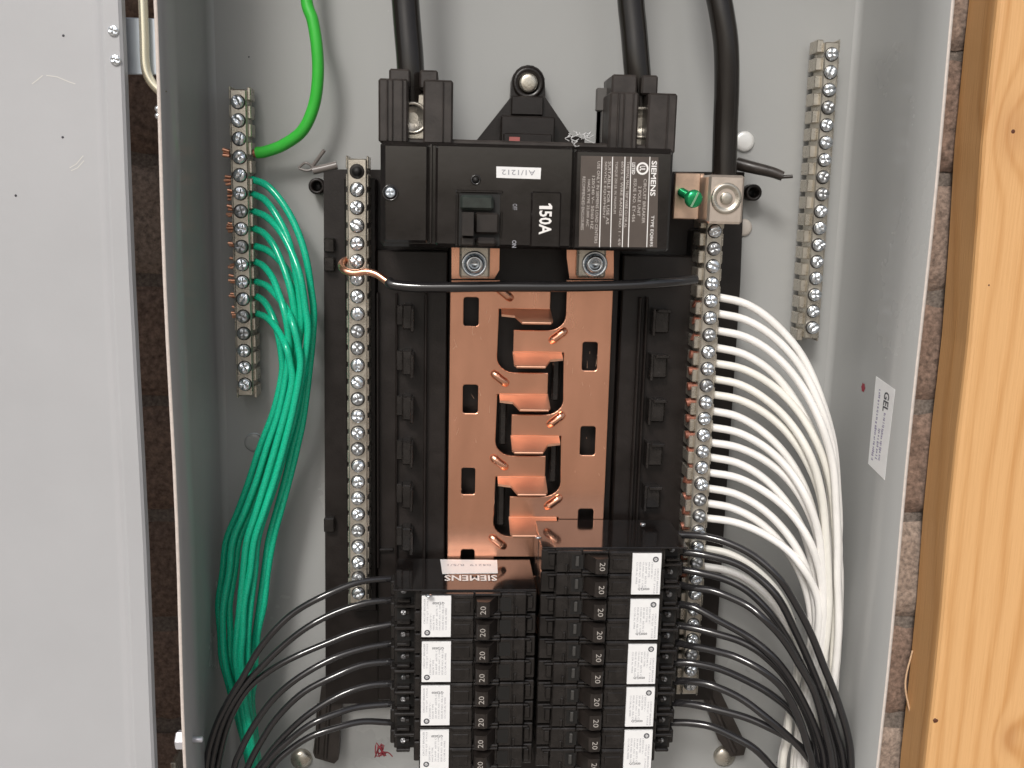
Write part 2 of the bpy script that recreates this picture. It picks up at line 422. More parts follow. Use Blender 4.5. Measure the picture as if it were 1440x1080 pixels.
# ------------------------------------------------------------------ enclosure
enc = thing('electrical_enclosure', 'open grey sheet steel electrical enclosure holding all breakers and wires', 'enclosure', (0,0,ZB))
DR = 0.0999; T = 0.0016
XL, XR = P(290,0,0).x, P(1213,0,0).x
RL = (P(221,0,DR).x + P(262,1080,DR).x)/2; RR = (P(1338,0,DR).x + P(1233,1080,DR).x)/2
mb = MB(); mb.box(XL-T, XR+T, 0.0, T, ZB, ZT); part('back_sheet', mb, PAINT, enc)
def side(xb_, xf_, sg):
    mb = MB(); nz = 24
    # inner face slightly rolled into the back sheet, thin bright cut edge in front
    prof = [(xb_-sg*0.004, -0.0002), (xb_-sg*0.0012, -0.0010), (xb_, -0.004)] + [(xb_+(xf_-xb_)*t, -0.004-(DR-0.004)*t) for t in (0.33,0.66,1)]
    prof2 = [(x+sg*T, y) for x, y in prof]; prof2[0] = (prof[0][0]+sg*(T+0.004), 0.0)
    vs = []; fs = []; ms = []
    m_ = len(prof)
    for i in range(nz+1):
        z = ZB+(ZT-ZB)*i/nz; w = 0.0005*math.sin(i*0.8+sg)
        for k_, (x, y) in enumerate(prof): vs.append((x+w*(k_/(m_-1)), y, z))
        for k_, (x, y) in enumerate(prof2): vs.append((x+w*(k_/(m_-1)), y, z))
    q = 2*m_
    for i in range(nz):
        for k_ in range(m_-1):
            fs.append([i*q+k_, i*q+k_+1, (i+1)*q+k_+1, (i+1)*q+k_]); ms.append(0)
            fs.append([i*q+m_+k_, (i+1)*q+m_+k_, (i+1)*q+m_+k_+1, i*q+m_+k_+1]); ms.append(0)
        fs.append([i*q+m_-1, i*q+q-1, (i+1)*q+q-1, (i+1)*q+m_-1]); ms.append(1)
    if sg < 0: fs = [f for f in fs]
    else: fs = [f[::-1] for f in fs]
    mb.add(vs, fs, True); mb.mi = ms
    return part('side_wall', mb, [PAINT, EDGE], enc)
side(XL, RL, -1); side(XR, RR, 1)
mb = MB(); mb.box(XL-T, XR+T, -DR, 0.0, ZT, ZT+T); part('top_wall', mb, PAINT, enc)
mb = MB(); mb.box(XL-T, XR+T, -DR, 0.0, ZB-T, ZB); part('bottom_wall', mb, PAINT, enc)
# knockout and rivets on the back sheet
def disc(u, v, rpx, h, m, name, dome=True, lab=None):
    r = rpx*mpp(u, v, 0.0); b = MB(); c = P(u, v, 0.0)
    b.lathe(c, OUT, [(r, 0), (r, h*0.5), (r*0.9, h*0.85), (r*0.6, h), (r*0.01, h*1.05)], 24); return part(name, b, m, enc, lab)
disc(357,622,13,0.0012,PAINT,'knockout')
b = MB(); c = P(358,622,0.0); b.lathe(c, OUT, [(0.0058,0.0001),(0.0058,0.0004),(0.0053,0.0004),(0.0052,0.0001)], 24); part('knockout_groove', b, GALV, enc)
disc(1046,199,14,0.0022,mat('bright_rivet', (0.85,0.85,0.83), 0.35, 0.3),'rivet')
disc(1045,320,12,0.0018,mat('painted_rivet', (0.55,0.5,0.45), 0.4, 0.2),'rivet')
disc(286,26,0.01,0.0001,PAINT,'rivet') if False else None
for (u, v) in ((424,1066),(1018,1062)):
    b = MB(); c = P(u, v, 0.0); r = 15*mpp(u, v, 0)
    b.lathe(c, OUT, [(r,0),(r*0.98,0.002),(r*0.6,0.0035),(r*0.15,0.004)], 20); o = part('mounting_stud', b, TIN, enc)
# small white screws through the left rim, bolt lower down
for (u, v) in ((220,153),(220,163)):
    b = MB(); b.lathe(P(u, v, 0.094)+X*0.002, -X, [(0.0017,0),(0.0016,0.0018),(0.0009,0.0026)], 12); part('hinge_screw', b, ZINC, enc)
b = MB(); c = P(257,1040,0.085)+X*0.001
b.lathe(c, -X, [(0.0050,0),(0.0050,0.0035),(0.0043,0.0042),(0.0004,0.0043)], 6, smooth=False); b.lathe(c+X*0.003, X, [(0.0016,0),(0.0016,0.006),(0.001,0.0065)], 12)
part('hex_bolt', b, mat('pale_zinc_bolt', (0.75,0.75,0.8), 0.35, 0.5), enc)
b = MB(); b.box(P(243,1070,0.07).x, P(250,1070,0.07).x, -0.075, -0.05, P(246,1110,0.07).z, P(246,1066,0.07).z, 0.0006); part('hinge_leaf', b, TIN, enc)

# ------------------------------------------------------------------ sticker on the right side wall
def wallR(u, v):
    """point on the inner face of the right wall seen at pixel"""
    r = ray(u, v); n = Vector((DR, 0, 0)); # plane through (XR,0) and (RR,-DR)
    nx, ny = DR, (RR-XR)      # normal of the inner face
    p0 = Vector((XR, 0, 0)); nn = Vector((nx, ny, 0)).normalized()
    t = (p0-CAM).dot(nn)/r.dot(nn)
    return CAM+r*t - nn*0.0005
st = thing('address_sticker', 'white slanted return address sticker on the right inner side wall', 'sticker', wallR(1240,600))
A_, B_, C_, D_ = wallR(1233,529), wallR(1260,548), wallR(1245,675), wallR(1222,652)
nn = (B_-A_).cross(D_-A_).normalized()
if nn.dot(CAM-A_) < 0: nn = -nn
b = MB(); b.poly([A_, B_, C_, D_], [p-nn*0.0002 for p in (A_, B_, C_, D_)]); part('paper', b, PAPER, st)
ux = (C_-B_).normalized(); uy = nn.cross(ux).normalized(); L_ = (C_-B_).length; W_ = (B_-A_).length
cm = (A_+B_+C_+D_)/4 + nn*0.0001
top = (A_+B_)/2
b = MB()
b.text('GEL', cm-ux*L_*0.30+uy*W_*0.12, ux, uy, L_*0.22, W_*0.26, True)
part('logo', b, INKD, st)
b = MB()
rt_ = random.Random(6)      # small print too fine to read: word-sized strokes
for y_, x0_, x1_ in ((0.12,-0.18,-0.02), (-0.24,-0.40,0.40), (0.10,0.0,0.36), (-0.05,0.02,0.38)):
    x_ = x0_
    while x_ < x1_:
        w_ = rt_.uniform(0.006, 0.022); c_ = cm+ux*L_*(x_+w_/2)+uy*W_*(y_+rt_.uniform(-.01,.01)); hx, hy = ux*L_*w_/2, uy*W_*rt_.uniform(.03,.055)
        b.quad(c_-hx-hy, c_+hx-hy, c_+hx+hy, c_-hx+hy); x_ += w_+rt_.choice((0.006,0.007,0.02))
part('print', b, mat('violet_grey_print', (0.33,0.30,0.42), 0.6), st)
b = MB(); c = wallR(1215,545); b.add([c+ (Y*math.sin(a)+Z*math.cos(a))*0.0028*(1.0 if i % 2 else 0.75) for i, a in enumerate([k*math.pi/6 for k in range(12)])], [list(range(12))]); 
part('ink_mark', b, INKR, enc)

# ------------------------------------------------------------------ open cover at the left
DC = 0.100
cx0 = P(-260,500,DC).x; c1a, c1b = P(141,0,DC), P(190,1080,DC); c2a, c2b = P(172,0,DC-0.004), P(221,1080,DC-0.004)
x1 = (c1a.x+c1b.x)/2; x2 = (c2a.x+c2b.x)/2
sl1 = (c1b.x-c1a.x)/(c1b.z-c1a.z); sl2 = (c2b.x-c2a.x)/(c2b.z-c2a.z)
cov = thing('enclosure_door', 'light grey painted steel door swung open, at the left edge of the picture', 'door', (x1,-DC,ZB))
mb = MB(); vs = []; fs = []
nz = 16
for i in range(nz+1):
    z = ZB+(ZT-ZB)*i/nz
    a = c1a.x+sl1*(z-c1a.z); e = c2a.x+sl2*(z-c2a.z); w = 0.0004*math.sin(i*1.1)
    pr = [(cx0, -DC+0.0040), (a-0.0060, -DC+0.0040), (a-0.0034, -DC+0.0036), (a-0.0016, -DC+0.0022), (a-0.0003, -DC+0.0006), (a+0.0010, -DC), (e-0.0012, -DC+0.0002), (e, -DC+0.0014), (e-0.0002, -DC+0.0072), (e-0.0016, -DC+0.0072), (e-0.0016, -DC+0.0060), (cx0, -DC+0.0060)]
    for x, y in pr: vs.append((x+w, y, z))
n = 12
for i in range(nz):
    for j in range(n): fs.append([i*n+j, i*n+(j+1)%n, (i+1)*n+(j+1)%n, (i+1)*n+j])
mb.add(vs, fs, False); mb.sm = [k % n in (1,2,3,4) for k in range(len(fs))]
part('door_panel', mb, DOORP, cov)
sm = screw_mesh('cover_screw', 0.0024, 0.0014, ZINC, 'cross')
for (u, v) in ((160,44),(163,85)):
    inst('screw', sm, cov, P(u, v, DC-0.0005), (0, random.random(), 0))
# scratches and specks on the door
def scuff(pts, w, d=DC-0.0039):
    b = MB()
    P3 = [P(u, v, d) for u, v in pts]
    for p, q in zip(P3, P3[1:]):
        t = (q-p).normalized(); s_ = t.cross(Y)*w
        b.quad(p-s_, q-s_, q+s_, p+s_)
    return b
b = MB()
for pts in (((45,118),(53,112),(60,106)), ((65,106),(80,108),(97,115),(106,118)), ((98,236),(107,231),(117,219)), ((100,240),(109,236),(118,226))):
    q = scuff(pts, 0.00022); b.add(q.v, q.f)
part('scratch', b, mat('scratched_enamel', (0.62,0.61,0.58), 0.5), cov)
b = MB()
for (u, v) in ((22,275),(89,50),(88,193),(352,2)):
    if u < 200: b.lathe(P(u, v, DC-0.0039), OUT, [(0.0006,0),(0.0003,0.0002)], 6)
part('dust_speck', b, INKD, cov)

# hinge strap and rod between door and enclosure
hg = thing('hinge', 'galvanised hinge strap with a bent rod, between the open door and the enclosure', 'hinge', P(198,65,0.06))
b = MB(); b.box(P(160,60,0.088).x, P(232,60,0.088).x, -0.088, -0.0865, P(198,105,0.088).z, P(198,25,0.088).z, 0.0004); part('strap', b, GALV, hg)
b = MB(); b.tube([P(199,-60,0.0905), P(201,0,0.0905), P(203,50,0.0905), P(204,85,0.0905), P(207,103,0.0905), P(215,118,0.0905), P(230,133,0.0905)], 0.0022, 12); part('rod', b, BRASSY, hg)

# ------------------------------------------------------------------ terminal bars
SCR = screw_mesh('bar_screw', 0.0034, 0.0026, ZINC, 'line')
SCR2 = screw_mesh('bar_screw_crossed', 0.0034, 0.0030, ZINC, 'cross')
DULL = mat('dull_grey_zinc', (0.40,0.41,0.42), 0.36, 0.8, var=0.3, vscale=700)
SCR3 = screw_mesh('bar_screw_dull', 0.0033, 0.0026, DULL, 'cross')
def bar(name, label, cat, p0, p1, npos, d0, d1, w, side_sg, skip=(), flat=(), extra=0.7, group=None, m=TIN, rib=0.5, sscale=1.0, lower_side=0.0):
    """upright terminal bar from p0 to p1 (centres of first and last screw) with cross drilled ribs"""
    t = thing(name, label, cat, (p0+p1)/2, group)
    pitch = (p1-p0)/(npos-1)
    ext = pitch*extra
    a = p0-ext; z = p1+ext
    nrm = OUT; ax = (z-a).normalized(); sx = ax.cross(nrm).normalized()   # sideways
    if sx.x < 0: sx = -sx
    L = (z-a).length
    Mx = Matrix((sx, nrm, ax)).transposed().to_4x4(); Mx.translation = Vector((a.x, 0, a.z))
    body = MB(); body.box(-w/2, w/2, d0, d1, 0, L, 0.0007, M=Mx)
    o = part('bar', body, m, t)
    ribs = MB()
    pl = pitch.length
    for i in range(npos+1):
        zc = ext.length + (i-0.5)*pl
        if zc < 0.001 or zc > L-0.001: continue
        for sg in (-1, 1):
            ww = lower_side if sg == side_sg else 0.0008
            ribs.box(sg*w/2-(0.0003 if sg > 0 else ww), sg*w/2+(ww if sg > 0 else 0.0003), d0+0.001, d1-(0.0012 if sg != side_sg else 0.003), zc-pl*0.36, zc+pl*0.36, 0.0004, M=Mx)
    part('drilled_rib', ribs, m, t, kind='stuff')
    seats = MB()
    for i in range(npos):
        c = p0+pitch*i; c = Vector((c.x, -d1, c.z))
        if i in skip:
            seats.lathe(c+OUT*0.0002, OUT, [(0.0039,-0.0001),(0.0039,0.0001)], 16); continue
        seats.lathe(c+OUT*0.0001, OUT, [(0.0039,-0.0001),(0.0039,0.0001)], 16)
    part('screw_seat', seats, mat('oily_thread_hole', (0.09,0.085,0.08), 0.35, 0.6), t, kind='stuff')  # dark seat colour carries the shade around each screw head
    for i in range(npos):
        if i in skip: continue
        c = p0+pitch*i
        hh = -0.0003 if i in flat else random.uniform(-0.0006, 0.0018)
        s_ = inst('screw', random.choice((SCR, SCR2, SCR2, SCR3)), t, Vector((c.x+random.uniform(-.0002,.0002), -d1-hh, c.z)), (random.uniform(-.07,.07), random.uniform(0, 3.1), random.uniform(-.07,.07)))
        s_.scale = (sscale, sscale, sscale)
    return t, pitch
GL, gp = bar('ground_bar', 'left ground bar on the back sheet, carrying the green wires', 'terminal bar', P(334,143,0.021), P(344,541,0.021), 17, 0.004, 0.0195, 0.0088, 1, flat=(0,13), lower_side=0.0016)
GR, gp2 = bar('ground_bar', 'empty ground bar near the right side wall, no wires in it', 'terminal bar', P(1171,76,0.021), P(1143,461,0.021), 17, 0.004, 0.0195, 0.0082, -1, flat=(0,), lower_side=0.0034)
DN = 0.044
NL0, NL1 = P(502,241,DN), P(504,834,DN)
NLb, npt = bar('neutral_bar', 'left neutral bar on the black base, empty but for one bare copper wire', 'terminal bar', NL0, NL1, 26, 0.026, DN, 0.0102, 0, skip=(0,), flat=(1,))
NR0, NR1 = P(1005,325,DN), P(970,962,DN)
NRb, npr = bar('neutral_bar', 'right neutral bar filled with white wires, below the large lug', 'terminal bar', NR0, NR1, 29, 0.026, DN, 0.0092, -1, lower_side=0.0026)
b = MB(); c = Vector((NL0.x, -DN-0.0003, NL0.z)); b.lathe(c, OUT, [(0.0026,0),(0.0026,0.0001)], 16); part('mounting_hole', b, DARK, NLb)

# ------------------------------------------------------------------ black mounting base
base = thing('mounting_base', 'black moulded plastic base carrying the copper buses and breakers', 'mounting base', P(730,620,0))
def pts(lst, d): return [(P(u, v, d).x, P(u, v, d).z) for u, v in lst]
def slab_px(b, lst, d0, d1, mi=0): b.slab(pts(lst, d1), d0, d1, mi); return b
b = MB()
slab_px(b, [(455,238),(1047,242),(1041,400),(1002,984),(458,990)], 0.002, 0.014)
part('base_plate', b, BLACK, base)
b = MB()
for x0, x1 in ((530,628),(868,972)):
    xa, xb2 = P(x0,560,0.027).x, P(x1,560,0.027).x
    b.box(xa, xb2, -0.027, -0.014, PZ(560,985,0.027), PZ(560,352,0.027), 0.0008)
xa, xb2 = P(628,560,0.0295).x, P(868,560,0.0295).x
b.box(xa, xb2, -0.022, -0.0141, PZ(560,1180,0.022), PZ(560,300,0.022), 0.0008)
part('bus_support', b, BLACK, base)
# long raised ribs either side
for (u0, u1, d) in ((529,533,0.031),(556,559,0.030),(596,600,0.031),(893,897,0.031),(903,906,0.033)):
    b = MB(); b.box(P(u0,560,d).x, P(u1,560,d).x, -d, -0.0268, PZ(560,800,d), PZ(560,412,d), 0.0005)
    part('rail', b, BLACK, base)
# neutral bar carriers
b = MB()
for u0, u1 in ((478,526),(962,1012)):
    pass
b.box(NL0.x-0.0085, NL0.x+0.0085, -0.0262, -0.0139, PZ(500,860,0.026), PZ(500,250,0.026), 0.0008)
part('bar_carrier', b, BLACK, base); b = MB()
Lr = (NR1-NR0); mid = (NR0+NR1)/2
axr = -Lr.normalized(); Mx = Matrix((axr.cross(OUT).normalized(), OUT, axr)).transposed().to_4x4(); Mx.translation = Vector((mid.x, 0, mid.z))
b.box(-0.0075, 0.0075, 0.0139, 0.0262, -Lr.length*0.52, Lr.length*0.50, 0.0008, M=Mx)
part('bar_carrier', b, BLACK, base)
# breaker hooks, one per 25 mm
hz = PZ(572,450,0.03)
for i in range(6):
    zc = PZ(572, 445, 0.034)-i*0.0253
    b = MB(); xh = P(566,560,0.034).x
    b.box(xh, xh+0.0052, -0.037, -0.0265, zc-0.0068, zc+0.0068, 0.0007)
    b.box(xh+0.0045, xh+0.0062, -0.041, -0.0265, zc-0.0078, zc+0.0055, 0.0005)
    b.box(xh-0.0035, xh+0.0001, -0.032, -0.0265, zc-0.0052, zc+0.0060, 0.0005)
    part('breaker_hook', b, MOULD, base)
    xh = P(925,560,0.034).x; zc -= 0.0008
    b = MB()
    b.box(xh-0.0045, xh+0.0045, -0.034, -0.0265, zc-0.0065, zc+0.0068, 0.0009)
    b.box(xh-0.0052, xh-0.0036, -0.036, -0.0265, zc-0.0078, zc+0.0075, 0.0004)
    b.box(xh-0.0028, xh+0.0050, -0.037, -0.0335, zc+0.0052, zc+0.0072, 0.0004)
    part('breaker_hook', b, MOULD, base)
# fingers of the base standing between the copper stabs
# top hanger with its screw
b = MB()
top_poly = pts([(664,205),(718,137)], 0.012) + [(P(743,116,0.012).x+0.0092*math.cos(math.radians(a)), P(743,116,0.012).z+0.0092*math.sin(math.radians(a))) for a in range(175, -1, -20)] + pts([(767,137),(803,190),(822,194),(822,245),(664,245)], 0.012)
b.slab(top_poly, 0.001, 0.012)
b.box(P(704,180,0.02).x, P(780,180,0.02).x, -0.022, -0.0119, PZ(740,215,0.022), PZ(740,163,0.022), 0.0008)
b.box(P(719,150,0.015).x, P(764,150,0.015).x, -0.0155, -0.0119, PZ(740,162,0.015), PZ(740,135,0.015), 0.0006)
b.box(P(708,190,0.023).x, P(776,190,0.023).x, -0.0245, -0.0219, PZ(740,205,0.023), PZ(740,188,0.023), 0.0005)
part('hanger', b, BLACK, base)
c = P(743,117,0.012)
b = MB(); b.lathe(c, OUT, [(0.0086,0),(0.0086,0.0012),(0.0065,0.0014),(0.0056,0.0002)], 24); part('hanger_collar', b, BLACK, base)
inst('screw', screw_mesh('hanger_screw', 0.0051, 0.0026, TIN, 'none'), base, c+OUT*0.0004)
b = MB(); b.box(P(716,196,0.025).x, P(731,196,0.025).x, -0.0252, -0.0244, PZ(740,199,0.025), PZ(740,193,0.025)); part('red_tag', b, mat('red_tag', (0.35,0.10,0.09), 0.5), base)
# ears
for (u, v) in ((448,262),(1054,271)):
    b = MB(); r = 11.5*mpp(u, v, 0.01); b.lathe(P(u, v, 0.004), OUT, [(r,0),(r,0.008),(r*0.8,0.009),(r*0.62,0.0085),(r*0.6,0.004)], 20); part('ear', b, BLACK, base)
    b = MB(); b.lathe(P(u, v, 0.0085), OUT, [(r*0.58,0),(r*0.58,0.0002)], 16); part('ear_hole', b, DARK, base)
# feet
b = MB(); slab_px(b, [(452,965),(482,968),(476,1068),(470,1074),(443,1066),(440,1058)], 0.003, 0.011)
b.tube([P(448,990,0.012), P(445,1060,0.012)], 0.0012, 6, sub=1); b.tube([P(462,990,0.012), P(457,1066,0.012)], 0.0012, 6, sub=1); part('foot', b, SHROUD, base)
b = MB(); slab_px(b, [(982,960),(1006,958),(1050,1048),(1046,1062),(1028,1064),(1010,1040)], 0.003, 0.011)
b.tube([P(996,975,0.012), P(1034,1058,0.012)], 0.0014, 6, sub=1); part('foot', b, SHROUD, base)
# side latches at the left edge
for v in (345, 372, 740):
    b = MB(); b.box(P(455,v,0.02).x, P(470,v,0.02).x, -0.019, -0.0139, PZ(460,v+10,0.02), PZ(460,v-10,0.02), 0.0006); part('latch', b, MOULD, base)
b = MB(); b.box(P(529,v,0.03).x, P(553,v,0.03).x, -0.030, -0.0268, PZ(460,776,0.03), PZ(460,772,0.03), 0.0004)
part('latch', b, MOULD, base)
# right arm and left broken clip
arm = MB(); arm.tube([P(1036,230,0.020), P(1060,236,0.024), P(1085,242,0.027), P(1101,248,0.029)], [0.0036,0.0026], 8); arm.tube([P(1099,249,0.029), P(1115,248,0.031)], 0.0010, 6, sub=1)
part('arm', arm, SHROUD, base)
b = MB(); b.tube([P(420,236,0.012), P(430,229,0.013), P(440,236,0.013), P(432,240,0.013), P(421,237,0.012)], 0.0007, 6); b.tube([P(438,236,0.012), P(448,222,0.014), P(456,211,0.015)], 0.0011, 6); b.tube([P(440,240,0.013), P(458,236,0.013), P(474,232,0.013)], 0.0022, 6)
part('clip', b, CLEARP, base)

# ------------------------------------------------------------------ copper bus bars
DB = 0.033; tb = 0.0022
zL = P(735,555,DB).z; per = 0.0476
def XB(u): return P(u,560,DB).x
def bus(side_):
    """side_ +1: left bar with fingers to the right; -1: right bar with fingers to the left"""
    if side_ > 0: xo, xs, xf, z0, n0, ks = XB(631.5), XB(698), XB(770), zL, -1, range(-1, 4)
    else: xo, xs, xf, z0, n0, ks = XB(856), XB(792), XB(720), zL+per*0.5, -1, range(0, 4)
    s_ = side_
    ztop = PZ(735,404,DB); zbot = PZ(735,1000,DB)
    out = []
    fh = 0.0125          # finger height; its lower edge is z0 - k*per
    r = 0.0085; rx = 0.0098
    out.append((xo, ztop)); out.append((xs, ztop)) if s_ < 0 else out.append((xs, ztop))
    for k_ in ks:
        zb = z0-k_*per; zt = zb+fh
        if zt > ztop:
            out[-1] = (xf, ztop)
        else:
            # slot bottom curves into the finger's top edge
            out += [(xs+s_*(rx-rx*math.cos(a)), zt+r-r*math.sin(a)) for a in (0, .26, .52, .79, 1.05, 1.31, 1.57)]
            out.append((xf, zt))
        out.append((xf, zb)); out.append((xs+s_*0.0006, zb)); 
    out.append((xs, zbot)); out.append((xo, zbot))
    # slots
    holes = []
    if s_ > 0: hl = [(652,673,418,458),(651,672,541,581),(649,668,658,695),(648,667,773,811)]
    else: hl = [(819,840,481,521),(816,837,600,640),(813,834,716,754),(810,831,830,868)]
    for (a, b_, c_, d_) in hl:
        x0, x1 = P(a, (c_+d_)/2, DB).x, P(b_, (c_+d_)/2, DB).x
        holes.append(rrect(x0, x1, PZ(a,d_,DB), PZ(a,c_,DB), 0.0012, 2))
    b = curve_plate(out, holes, DB-tb, DB, 0.0005)
    t = thing('bus_bar', 'left copper bus bar, its stabs reaching right between black slots' if s_ > 0 else 'right copper bus bar, its stabs reaching left between black slots', 'bus bar', ((xo+xs)/2, -DB, (ztop+zbot)/2), 'copper bus bars')
    part('bar', b, COPPER, t)
    # stabs: blades folded towards the viewer from each finger's lower edge, one notched corner
    for k_ in ks:
        zb = z0-k_*per
        if zb < PZ(735,760,DB) and s_ > 0: continue
        if s_ < 0 and zb < PZ(735,735,DB)-0.003: continue
        xa = xs+s_*0.0016; xe = xf+s_*0.0002; th = 0.0012
        dep = 0.0165; drop = 0.0048
        def q(x, t_): return Vector((x, -DB-dep*t_, zb-drop*t_))
        outl = [q(xa,0), q(xe,0), q(xe,0.86), q(xe-s_*0.0015,1), q(xa+s_*0.0105,1), q(xa+s_*0.0072,0.52), q(xa,0.42)]
        b = MB(); b.poly(outl, [p-Z*th for p in outl])
        # rounded bend
        b.tube([q(xa,0)-Z*0.0006+Y*0.0008, q(xe,0)-Z*0.0006+Y*0.0008], 0.0011, 8, sub=1)
        b.tube([q(xa+s_*0.0105,0.99)-Z*0.0006, q(xe-s_*0.0012,0.99)-Z*0.0006], 0.00085, 6, sub=1)
        part('stab', b, STAB, t)
    # pressed diagonal beads
    bl = ([(709,412),(703,532),(702,650),(700,762)] if s_ > 0 else [(785,472),(782,590),(778,706)])
    for (u, v) in bl:
        c = P(u, v, DB); a = math.radians(-38 if s_ > 0 else 38)
        dx = Vector((math.cos(a), 0, math.sin(a))); L2 = 0.0029
        b = MB(); b.tube([c-dx*(L2+0.0014)+Y*0.0008, c-dx*L2-Y*0.0002, c+dx*L2-Y*0.0002, c+dx*(L2+0.0014)+Y*0.0008], 0.0023, 12, sub=3)
        b.lathe(c-dx*L2, OUT, [(0.0025,0),(0.0023,0.0010),(0.0015,0.0021),(0.0001,0.0025)], 14); b.lathe(c+dx*L2, OUT, [(0.0025,0),(0.0023,0.0010),(0.0015,0.0021),(0.0001,0.0025)], 14)
        part('pressed_bead', b, COPPER, t)
    return t
busL = bus(1); busR = bus(-1)
rs_ = random.Random(8)
scm = mat('scratched_copper', (0.95,0.62,0.45), 0.35, 0.9)
for t_, (ua, ub) in ((busL, (636,694)), (busR, (797,852))):
    b = MB()
    for k_ in range(16):
        u, v = rs_.uniform(ua, ub), rs_.uniform(415, 700); c = P(u, v, DB+0.00008); a = rs_.gauss(1.5, 0.35); L2 = rs_.uniform(.001,.005)
        dx = Vector((math.cos(a), 0, math.sin(a)))*L2; w_ = Vector((math.sin(a), 0, -math.cos(a)))*0.00007
        b.quad(c-w_, c+w_, c+dx+w_*.3, c+dx-w_*.3)
    part('hairline_scratches', b, scm, t_, kind='stuff')
# black webs seen through the slots between the bars
for k_ in range(0, 4):
    za = zL-k_*per
    b = MB(); b.box(XB(703), XB(714), -0.030, -0.0219, za-0.030+0.0, za-0.002, 0.001); part('web', b, MOULD, base)
    b = MB(); b.box(XB(776), XB(787), -0.030, -0.0219, za-0.028+per*0.5, za-0.002+per*0.5, 0.001); part('web', b, MOULD, base)
# tongues under the main breaker with their nuts
for (u0, u1, us, v1, nx) in ((635,703,667,392,(646,689)), (797,863,836,392,(811,852))):
    t = busL if us < 700 else busR
    b = MB(); d = 0.046
    sg = 1 if us < 700 else -1
    pl = pts([(u0,335),(u1,335),(u1-1,380) if sg > 0 else (u1,v1),(u1-8,v1) if sg > 0 else (u0+4,v1),(u0,v1) if sg > 0 else (u0,362)], d)
    b.slab(pl, d-0.0022, d); part('tongue', b, COPPER, t)
    b = MB(); b.box(P(nx[0],370,d+.003).x, P(nx[1],370,d+.003).x, -d-0.0035, -d+0.0001, PZ(us,391,d+.003), PZ(us,345,d+.003), 0.0012); part('nut_plate', b, TIN, t)
    c = P(us,371,d+0.0035)
    b = MB(); b.lathe(c, OUT, [(0.0068,-0.0005),(0.0068,0.0012),(0.0058,0.0018),(0.0052,0.0004)], 24); b.lathe(c, OUT, [(0.0046,0),(0.0046,0.003),(0.0038,0.0036),(0.0028,0.0034),(0.0022,0.0012)], 24)
    part('clamp_screw', b, ZINC, t)
    b = MB(); b.slab(pts([(u0,394),(u1,394),(u1,404),(u0,404)], 0.036), 0.0335, 0.036); part('step', b, COPPER, t)

# ------------------------------------------------------------------ main breaker
DM = 0.083
mbk = thing('main_breaker', 'large black main breaker marked 150A across the top of the panel', 'circuit breaker', P(740,275,DM))
def XM(u, d=DM): return P(u,275,d).x
def ZM(v, d=DM, u=740): return P(u,v,d).z
b = MB()
b.box(XM(534), XM(947), -(DM-0.004), -0.030, ZM(351,DM), ZM(203,DM), 0.0016)
b.box(XM(538), XM(603), -DM, -0.070, ZM(345), ZM(206), 0.0014)          # left face pad
b.box(XM(612), XM(806), -DM, -0.070, ZM(348), ZM(205), 0.0012) 
b.box(XM(807), XM(944), -DM, -0.070, ZM(350), ZM(208), 0.0012)
b.box(XM(603.5), XM(608), -(DM-0.001), -0.070, ZM(346), ZM(205), 0.0004)
part('case', b, BAKE, mbk)
b = MB(); b.box(XM(534), XM(947), -(DM-0.012), -0.0305, ZM(203,DM)-0.002, ZM(200,DM-0.012)+0.0005, 0.0008); part('top_ledge', b, SHROUD, mbk)
inst('screw', screw_mesh('case_screw', 0.0024, 0.0012, GALV, 'cross'), mbk, P(549,271,DM)+OUT*0.0001)
b = MB(); b.lathe(P(549,271,DM), OUT, [(0.0040,0),(0.0040,0.0007),(0.0033,0.0008),(0.0031,0.0002)], 20); part('screw_collar', b, BAKE, mbk)
b = MB(); b.lathe(P(669,253,DM), OUT, [(0.0026,0),(0.0024,0.0006),(0.0019,0.0006),(0.0017,0.0002)], 16); part('hole_collar', b, BAKE, mbk)
b = MB(); b.lathe(P(669,253,DM)+OUT*0.0002, OUT, [(0.0016,0),(0.0016,0.0001)], 12); part('test_hole', b, DARK, mbk)
# handle well
b = MB()
fr = 0.0011
b.box(XM(641), XM(707), -(DM+0.0012), -(DM-0.0002), ZM(273), ZM(269), 0.0004)
b.box(XM(641), XM(645), -(DM+0.0012), -(DM-0.0002), ZM(348), ZM(273.2), 0.0004)
b.box(XM(704), XM(707), -(DM+0.0009), -(DM-0.0002), ZM(335), ZM(298), 0.0003)
part('well_frame', b, BAKE, mbk)
b = MB(); b.box(XM(646), XM(703.5), -(DM+0.0003), -(DM-0.0003), ZM(347), ZM(273.5)); part('well_floor', b, DARK, mbk)
b = MB()
b.box(XM(647), XM(694), -(DM+0.0045), -(DM), ZM(297), ZM(276), 0.0012)
part('well_cover', b, mat('smoky_green_plastic', (0.022,0.028,0.024), 0.3, var=0.4, vscale=250), mbk)
b = MB(); b.slab([(XM(650,DM),ZM(332,DM)),(XM(666,DM),ZM(332,DM)),(XM(666,DM),ZM(300,DM)),(XM(650,DM),ZM(300,DM))], DM, DM+0.010)
b.box(XM(668), XM(702), -(DM+0.0035), -DM, ZM(330), ZM(300), 0.001)
part('switch_handle', b, HANDLE, mbk)
b = MB(); b.box(XM(648), XM(668), -(DM+0.006), -DM, ZM(347), ZM(334), 0.0008); b.box(XM(669), XM(700), -(DM+0.005), -DM, ZM(347), ZM(335), 0.0015); part('lower_stop', b, HANDLE, mbk)
b = MB(); b.text('ON', P(723,343,DM)+OUT*0.0002, -Z, X, 0.0036, 0.0022, True); b.text('OFF', P(724,291,DM)+OUT*0.0002, -Z, X, 0.0030, 0.0022); part('switch_print', b, INKG, mbk)
